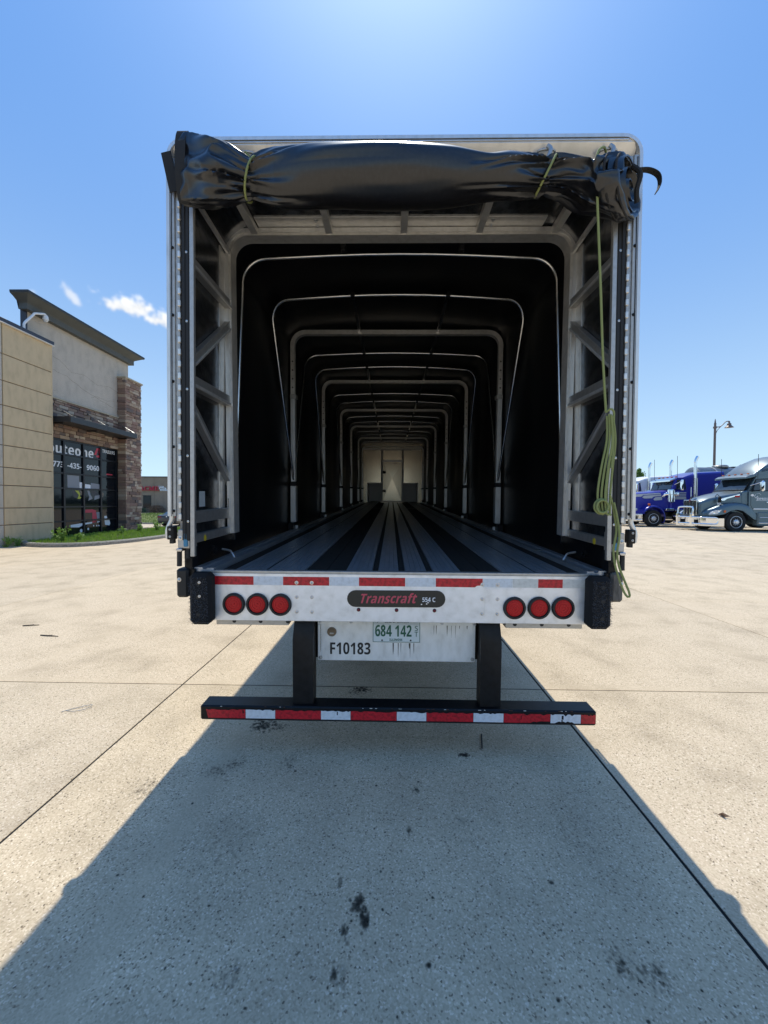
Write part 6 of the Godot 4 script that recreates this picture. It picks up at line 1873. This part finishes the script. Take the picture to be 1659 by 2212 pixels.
func classic_truck(at: Vector3, label: String, paint_name: String, stripes: bool) -> void:
	var t := thing("highway_truck", label, "truck", Transform3D(Basis(), at))
	var paint: Material = mats[paint_name]
	var chrome: Material = mats["chrome"]
	part("hood", loft([hood_ring(-1.25, 0.52, 0.85, 2.04, 0.04, 0.16), hood_ring(-1.10, 0.56, 0.85, 2.10, 0.05, 0.16), hood_ring(-0.2, 0.66, 0.95, 2.18, 0.06, 0.18), hood_ring(0.7, 0.78, 0.95, 2.26, 0.06, 0.18), hood_ring(1.12, 0.88, 0.95, 2.30, 0.06, 0.18)]), paint, t, 50.0)
	var gr := part("grille", bb(-1.36, 0.80, -0.50, -1.26, 2.02, 0.50, 0.03), chrome, t)
	for k in 9:
		var z := -0.40 + k * 0.1
		part("grille_bar", bb(-1.375, 0.88, z - 0.03, -1.359, 1.94, z + 0.03, 0.004), mats["grille_dark"], gr)
	part("bumper", sweep(rect(0.05, 0.46), [Vector3(-0.72, 0.58, 1.2), Vector3(-1.30, 0.58, 1.19), Vector3(-1.45, 0.58, 1.05), Vector3(-1.50, 0.58, 0.5), Vector3(-1.50, 0.58, -0.5), Vector3(-1.45, 0.58, -1.05), Vector3(-1.30, 0.58, -1.19), Vector3(-0.72, 0.58, -1.2)], Vector3.UP), chrome, t, 35.0)
	for s: int in [-1, 1]:
		part("fender", arch_fender(0.0, 0.58, 0.64, -30, 150, s * 0.58, s * 1.2, 0.10), paint, t, 40.0)
		part("fender_nose", prism(side_poly([[-1.18, 0.80], [-1.18, 1.02], [-0.92, 1.10], [-0.62, 1.04], [-0.52, 0.80]]), s * 0.55, s * 1.16), paint, t)
		part("headlight", bb(-1.22, 0.98, s * 0.80, -0.98, 1.14, s * 1.18, 0.03), mats["lamp_glass"], t)
		part("turn_signal", bx(Vector3(-0.22, 1.37, s * 1.05), Vector3(0.13, 0.14, 0.12), 0.03), mats["amber"], t)
		part("mud_flap", bb(0.58, 0.18, s * 0.75, 0.62, 0.62, s * 1.18), mats["black_rubber_and_hole_shade"], t)
		axle_wheel(t, Vector3(0, 0.515, s * 1.05), s)
		# air cleaner, stack, tanks, steps
		var ac := part("air_cleaner", Transform3D(Basis(), Vector3(1.10, 0, s * 1.05)) * lathe([Vector2(0.001, 1.52), Vector2(0.16, 1.52), Vector2(0.2, 1.56), Vector2(0.2, 2.22), Vector2(0.17, 2.30), Vector2(0.001, 2.32)], 20), chrome, t)
		for y: float in [1.72, 1.98]:
			part("band", Transform3D(Basis(), Vector3(1.10, y, s * 1.05)) * lathe([Vector2(0.2, -0.02), Vector2(0.206, -0.02), Vector2(0.206, 0.02), Vector2(0.2, 0.02)], 20), mats["steel_tube"], ac)
		part("intake_elbow", tube(smooth([Vector3(0.78, 1.86, s * 0.80), Vector3(0.86, 2.02, s * 0.98), Vector3(1.0, 1.98, s * 1.05)], 0.05), 0.10, 10), chrome, t)
		part("exhaust_stack", tube(smooth([Vector3(2.48, 0.9, s * 1.12), Vector3(2.48, 3.7, s * 1.12), Vector3(2.47, 3.95, s * 1.12), Vector3(2.52, 4.16, s * 1.12), Vector3(2.60, 4.32, s * 1.12)], 0.12), 0.085, 12), chrome, t)
		part("heat_shield", tube([Vector3(2.48, 1.9, s * 1.14), Vector3(2.48, 3.0, s * 1.14)], 0.115, 12), mats["steel_tube"], t)
		part("fuel_tank", tube([Vector3(1.45, 0.66, s * 0.92), Vector3(2.9, 0.66, s * 0.92)], 0.31, 20), chrome, t)
		part("cab_step", bb(1.30, 0.98, s * 0.85, 3.0, 1.06, s * 1.18, 0.01), mats["steel_tube"], t)
		part("round_mirror", Transform3D(Basis(), Vector3(1.35, 2.02, s * 1.2)) * (facing(Vector3.ZERO, Vector3(-1, 0, 0.2 * s)) * lathe([Vector2(0.001, -0.06), Vector2(0.11, -0.04), Vector2(0.15, 0.0), Vector2(0.13, 0.03), Vector2(0.001, 0.04)], 16)), chrome, t)
		mirror(t, Vector3(1.50, 2.56, s * 1.42), Vector3(0.14, 0.66, 0.24), Vector3(1.30, 2.30, s * 1.05), "chrome")
		glazed("side_window", [Vector3(1.42, 2.32, s * 1.035), Vector3(1.46, 2.88, s * 1.02), Vector3(2.15, 2.90, s * 1.02), Vector3(2.15, 2.32, s * 1.035)], mats["black_rubber_and_hole_shade"], t)
		part("grab_handle", tube([Vector3(2.28, 1.85, s * 1.08), Vector3(2.28, 2.45, s * 1.08)], 0.018, 6), chrome, t)
		part("antenna", tube([Vector3(1.42, 2.95, s * 1.1), Vector3(1.40, 4.35, s * 1.1)], 0.012, 5), mats["dark_metal"], t)
		if stripes:
			for p: Array in [[[-1.05, 1.92], [-0.92, 2.0], [0.62, 2.10], [0.62, 2.02], [-0.35, 1.96], [-0.48, 1.86], [-0.92, 1.84]], [[-0.42, 1.82], [-0.30, 1.92], [0.66, 1.99], [0.66, 1.91], [0.26, 1.87], [0.14, 1.76], [-0.30, 1.74]], [[0.22, 1.70], [0.34, 1.82], [0.72, 1.87], [0.72, 1.66], [0.30, 1.62]]]:
				var poly := side_poly(p)
				var bent := prism(poly, 0.0, 0.012)
				for i in bent.size():
					bent[i].z = s * (lerpf(0.572, 0.79, clampf((bent[i].x + 1.10) / 1.8, 0.0, 1.0)) + bent[i].z)
				part("side_stripe", bent, mats["silver_paint"], t)
			for y: Array in [[2.06, 2.14], [1.93, 2.01], [1.70, 1.88]]:
				part("side_stripe", bb(1.34, y[0], s * 1.03, 3.95, y[1], s * 1.045), mats["silver_paint"], t)
	part("cab", bb(1.10, 0.98, -1.03, 2.40, 2.28, 1.03, 0.06), paint, t)
	part("cab_top", prism(side_poly([[1.12, 2.27], [1.36, 2.92], [1.46, 3.02], [2.40, 3.08], [2.40, 2.27]]), -1.02, 1.02), paint, t, 30.0)
	glazed("windshield", [Vector3(1.12, 2.30, -0.95), Vector3(1.36, 2.88, -0.92), Vector3(1.32, 2.90, 0.0), Vector3(1.36, 2.88, 0.92), Vector3(1.12, 2.30, 0.95), Vector3(1.06, 2.31, 0.0)], mats["black_rubber_and_hole_shade"], t)
	part("wiper", tube([Vector3(1.07, 2.32, -0.2), Vector3(1.20, 2.62, -0.35)], 0.014, 5), mats["black_paint"], t)
	part("sun_visor", loft([hood_ring(1.05, 0.98, 2.80, 2.88, 0.01, 0.02), hood_ring(1.40, 1.0, 2.94, 3.04, 0.01, 0.02)]), chrome, t, 50.0)
	for z: float in [-0.8, -0.4, 0.0, 0.4, 0.8]:
		part("roof_lamp", bx(Vector3(1.55, 3.09, z), Vector3(0.14, 0.07, 0.09), 0.025), mats["amber"], t)
	part("sleeper", loft([hood_ring(1.75, 1.0, 2.9, 3.06, 0.03, 0.08), hood_ring(2.1, 1.06, 1.0, 3.24, 0.05, 0.15), hood_ring(2.6, 1.08, 1.0, 3.40, 0.05, 0.16), hood_ring(4.25, 1.08, 1.0, 3.48, 0.05, 0.16)]), paint, t, 40.0)
	part("fuel_filler", bx(Vector3(1.0, 1.08, 1.02), Vector3(0.5, 0.14, 0.3), 0.03), chrome, t)
	rear_end(t, 7.4)


func make_trucks() -> void:
	aero_truck(Vector3(17.66, 0.19, -20.20))
	classic_truck(Vector3(16.0, 0.215, -24.2), "royal blue long hood truck with silver hood stripes and chrome stacks", "blue_truck_paint", true)
	classic_truck(Vector3(15.75, 0.22, -28.3), "white long hood truck mostly hidden behind the blue truck", "white_truck_paint", false)


func make_background_right() -> void:
	# tank trailer behind the blue truck
	var t := thing("tank_trailer", "dull grey tank trailer with a roof hatch behind the blue truck", "tanker", Transform3D(Basis(), Vector3(24.2, 0.42, -31.8)))
	part("tank", tube([Vector3(0.0, 3.05, 0), Vector3(0.12, 3.05, 0), Vector3(0.35, 3.05, 0), Vector3(9.5, 3.0, 0), Vector3(9.9, 3.0, 0)], [0.5, 0.95, 1.2, 1.2, 0.8], 32), mats["tank_metal"], t, 30.0)
	for x: float in [1.6, 3.6, 5.8, 8.0]:
		part("tank_ring", tube([Vector3(x, 3.04, 0), Vector3(x + 0.12, 3.04, 0)], 1.23, 32), mats["worn_metal"], t)
	part("hatch", Transform3D(Basis(), Vector3(2.6, 4.22, 0)) * lathe([Vector2(0.55, 0), Vector2(0.55, 0.12), Vector2(0.45, 0.2), Vector2(0.001, 0.24)], 20), mats["tank_metal"], t)
	part("roof_walk", bb(3.4, 4.22, -0.25, 8.5, 4.30, 0.25, 0.01), mats["dark_metal"], t)
	for s: float in [-0.5, 0.5]:
		part("beam", bb(0.6, 1.25, s - 0.06, 9.6, 1.95, s + 0.06), mats["black_paint"], t)
		part("landing_leg", bb(2.4, -0.2, s * 1.4 - 0.06, 2.52, 1.5, s * 1.4 + 0.06), mats["black_paint"], t)
	for x: float in [7.6, 8.9]:
		for s: float in [-1.0, 1.0]:
			axle_wheel(t, Vector3(x, 0.315, s), s)
		part("axle", tube([Vector3(x, 0.315, -0.95), Vector3(x, 0.315, 0.95)], 0.07, 8), mats["black_paint"], t)
		part("hanger", bb(x - 0.2, 0.5, -0.55, x + 0.2, 1.3, 0.55), mats["black_paint"], t)
	# street lamp with a bell shade on a curved arm
	var g := lie(31.1, -38.0)
	var l := thing("street_lamp", "brown street lamp with a bell shade on a curved arm", "street lamp", Transform3D(Basis(), Vector3(31.1, g, -38.0)))
	part("pole", tube([Vector3(0, 0, 0), Vector3(0, 1.2, 0), Vector3(0, 9.25, 0)], [0.16, 0.12, 0.095], 12), mats["lamp_post"], l)
	part("pole_base", lathe([Vector2(0.001, 0.0), Vector2(0.26, 0.0), Vector2(0.24, 0.4), Vector2(0.16, 0.8), Vector2(0.13, 1.0), Vector2(0.001, 1.0)], 14), mats["lamp_post"], l)
	part("finial", Transform3D(Basis(), Vector3(0, 9.2, 0)) * lathe([Vector2(0.11, 0), Vector2(0.07, 0.1), Vector2(0.05, 0.3), Vector2(0.02, 0.45), Vector2(0.001, 0.5)], 10), mats["lamp_post"], l)
	part("collar", Transform3D(Basis(), Vector3(0, 8.85, 0)) * lathe([Vector2(0.1, -0.1), Vector2(0.16, -0.08), Vector2(0.16, 0.08), Vector2(0.1, 0.1)], 12), mats["lamp_post"], l)
	part("arm", tube(smooth([Vector3(0.05, 8.9, 0), Vector3(0.45, 8.92, 0), Vector3(0.75, 9.15, 0), Vector3(1.0, 9.40, 0), Vector3(1.30, 9.46, 0)], 0.08), 0.045, 8), mats["lamp_post"], l)
	part("arm_brace", tube(smooth([Vector3(0.05, 8.1, 0), Vector3(0.2, 8.55, 0), Vector3(0.55, 8.95, 0)], 0.08), 0.03, 8), mats["lamp_post"], l)
	part("bell_shade", Transform3D(Basis(), Vector3(1.33, 8.85, 0)) * lathe([Vector2(0.001, 0.64), Vector2(0.06, 0.62), Vector2(0.08, 0.45), Vector2(0.17, 0.36), Vector2(0.17, 0.22), Vector2(0.24, 0.14), Vector2(0.36, 0.02), Vector2(0.38, 0.0), Vector2(0.34, 0.0), Vector2(0.001, 0.02)], 18), mats["lamp_post"], l)
	tree("far_tree", "dense round tree beyond the white truck beside the trailer", "trees beyond the lot", Vector3(42.7, 0.0, -70.0), 8.0, [[0, 6.6, 0, 1.1], [-0.8, 5.9, 0.3, 1.0], [0.8, 5.8, -0.2, 1.0], [0.1, 5.2, 0.6, 1.0], [0.3, 6.9, 0.2, 0.8]], 5200, 0.2, "leaf_a", 0.35)
	tree("far_tree", "low far tree showing between the blue truck and the grey green truck", "trees beyond the lot", Vector3(62.0, 0.0, -78.0), 6.5, [[0, 4.6, 0, 1.4], [-1.2, 4.0, 0.3, 1.2], [1.2, 4.1, -0.2, 1.2]], 3000, 0.26, "leaf_dark", 0.35)


	# a distant wood closes the horizon
	var list := []
	for k in 16000:
		var x := rng.randf_range(-260.0, 320.0)
		var top := 3.6 + 1.5 * sin(x * 0.11) + 1.0 * sin(x * 0.37 + 1.0) + 0.6 * sin(x * 0.9)
		list.append([Vector3(x, rng.randf() * top, -170.0 + rng.randf_range(-6, 6)), any_dir(0.2), rng.randf_range(0.6, 1.1), rng.randf_range(0.8, 1.6)])
	var wood := obj("far_treeline", leaf_mesh(list), mats["leaf_dark"])
	kind(wood, "stuff")
	tag(wood, "low green wood along the far horizon", "treeline")


func make_debris() -> void:
	var w := thing("wire_loop", "small bent wire loop lying on the sunlit slab", "wire", Transform3D(Basis(), Vector3(-2.36, 0.0, -0.58)))
	part("wire", tube(smooth([Vector3(-0.075, 0.004, 0.03), Vector3(-0.01, 0.006, 0.045), Vector3(0.05, 0.008, 0.02), Vector3(0.075, 0.012, -0.02), Vector3(0.065, 0.014, -0.04), Vector3(0.02, 0.008, -0.035), Vector3(-0.04, 0.004, 0.0), Vector3(-0.095, 0.004, 0.05)], 0.01), 0.002, 6), mats["worn_metal"], w)
	for s: Array in [[-4.5, -2.58, 0.09, 0.2, "short dark twig on the pavement farther from the trailer"], [-3.95, -2.2, 0.12, -0.15, "short dark twig on the pavement nearer to the trailer"]]:
		var t := thing("twig", s[4], "twig", Transform3D(Basis(Vector3.UP, s[3]), Vector3(s[0], 0.004, s[1])), "twigs on the pavement")
		part("stick", tube([Vector3(-s[2], 0.002, 0), Vector3(0, 0.006, 0.006), Vector3(s[2], 0.003, 0)], [0.006, 0.007, 0.004], 6), mats["bark"], t)
		part("side_shoot", tube([Vector3(0, 0.006, 0.006), Vector3(0.02, 0.008, -0.02)], [0.004, 0.002], 5), mats["bark"], t)
	var r := thing("dark_rod", "thin dark rod lying in the trailer's shadow behind the guard bar", "rod", Transform3D(Basis(), Vector3(0.556, 0.003, -0.24)))
	part("shaft", tube([Vector3(0.016, 0.002, -0.085), Vector3(-0.016, 0.002, 0.08)], 0.004, 6), mats["black_rubber_and_hole_shade"], r)
	part("tip", tube([Vector3(-0.016, 0.002, 0.08), Vector3(-0.0185, 0.002, 0.092)], 0.0025, 6), mats["worn_metal"], r)
	var leaf := thing("dry_leaf", "small brown leaf on the sunlit slab right of the trailer's shadow", "leaf", Transform3D(Basis(), Vector3(1.62, 0.003, 0.36)))
	obj("blade", leaf_mesh([[Vector3(-0.02, 0.002, 0.0), Vector3(1, 0.15, 0.5).normalized(), 0.022, 0.05], [Vector3(-0.01, 0.004, 0.0), Vector3(0.4, 0.3, 1).normalized(), 0.016, 0.03]]), mats["leaf_rust"], leaf)
	part("stalk", tube([Vector3(-0.02, 0.002, 0), Vector3(-0.035, 0.003, -0.008)], 0.0012, 5), mats["bark"], leaf)
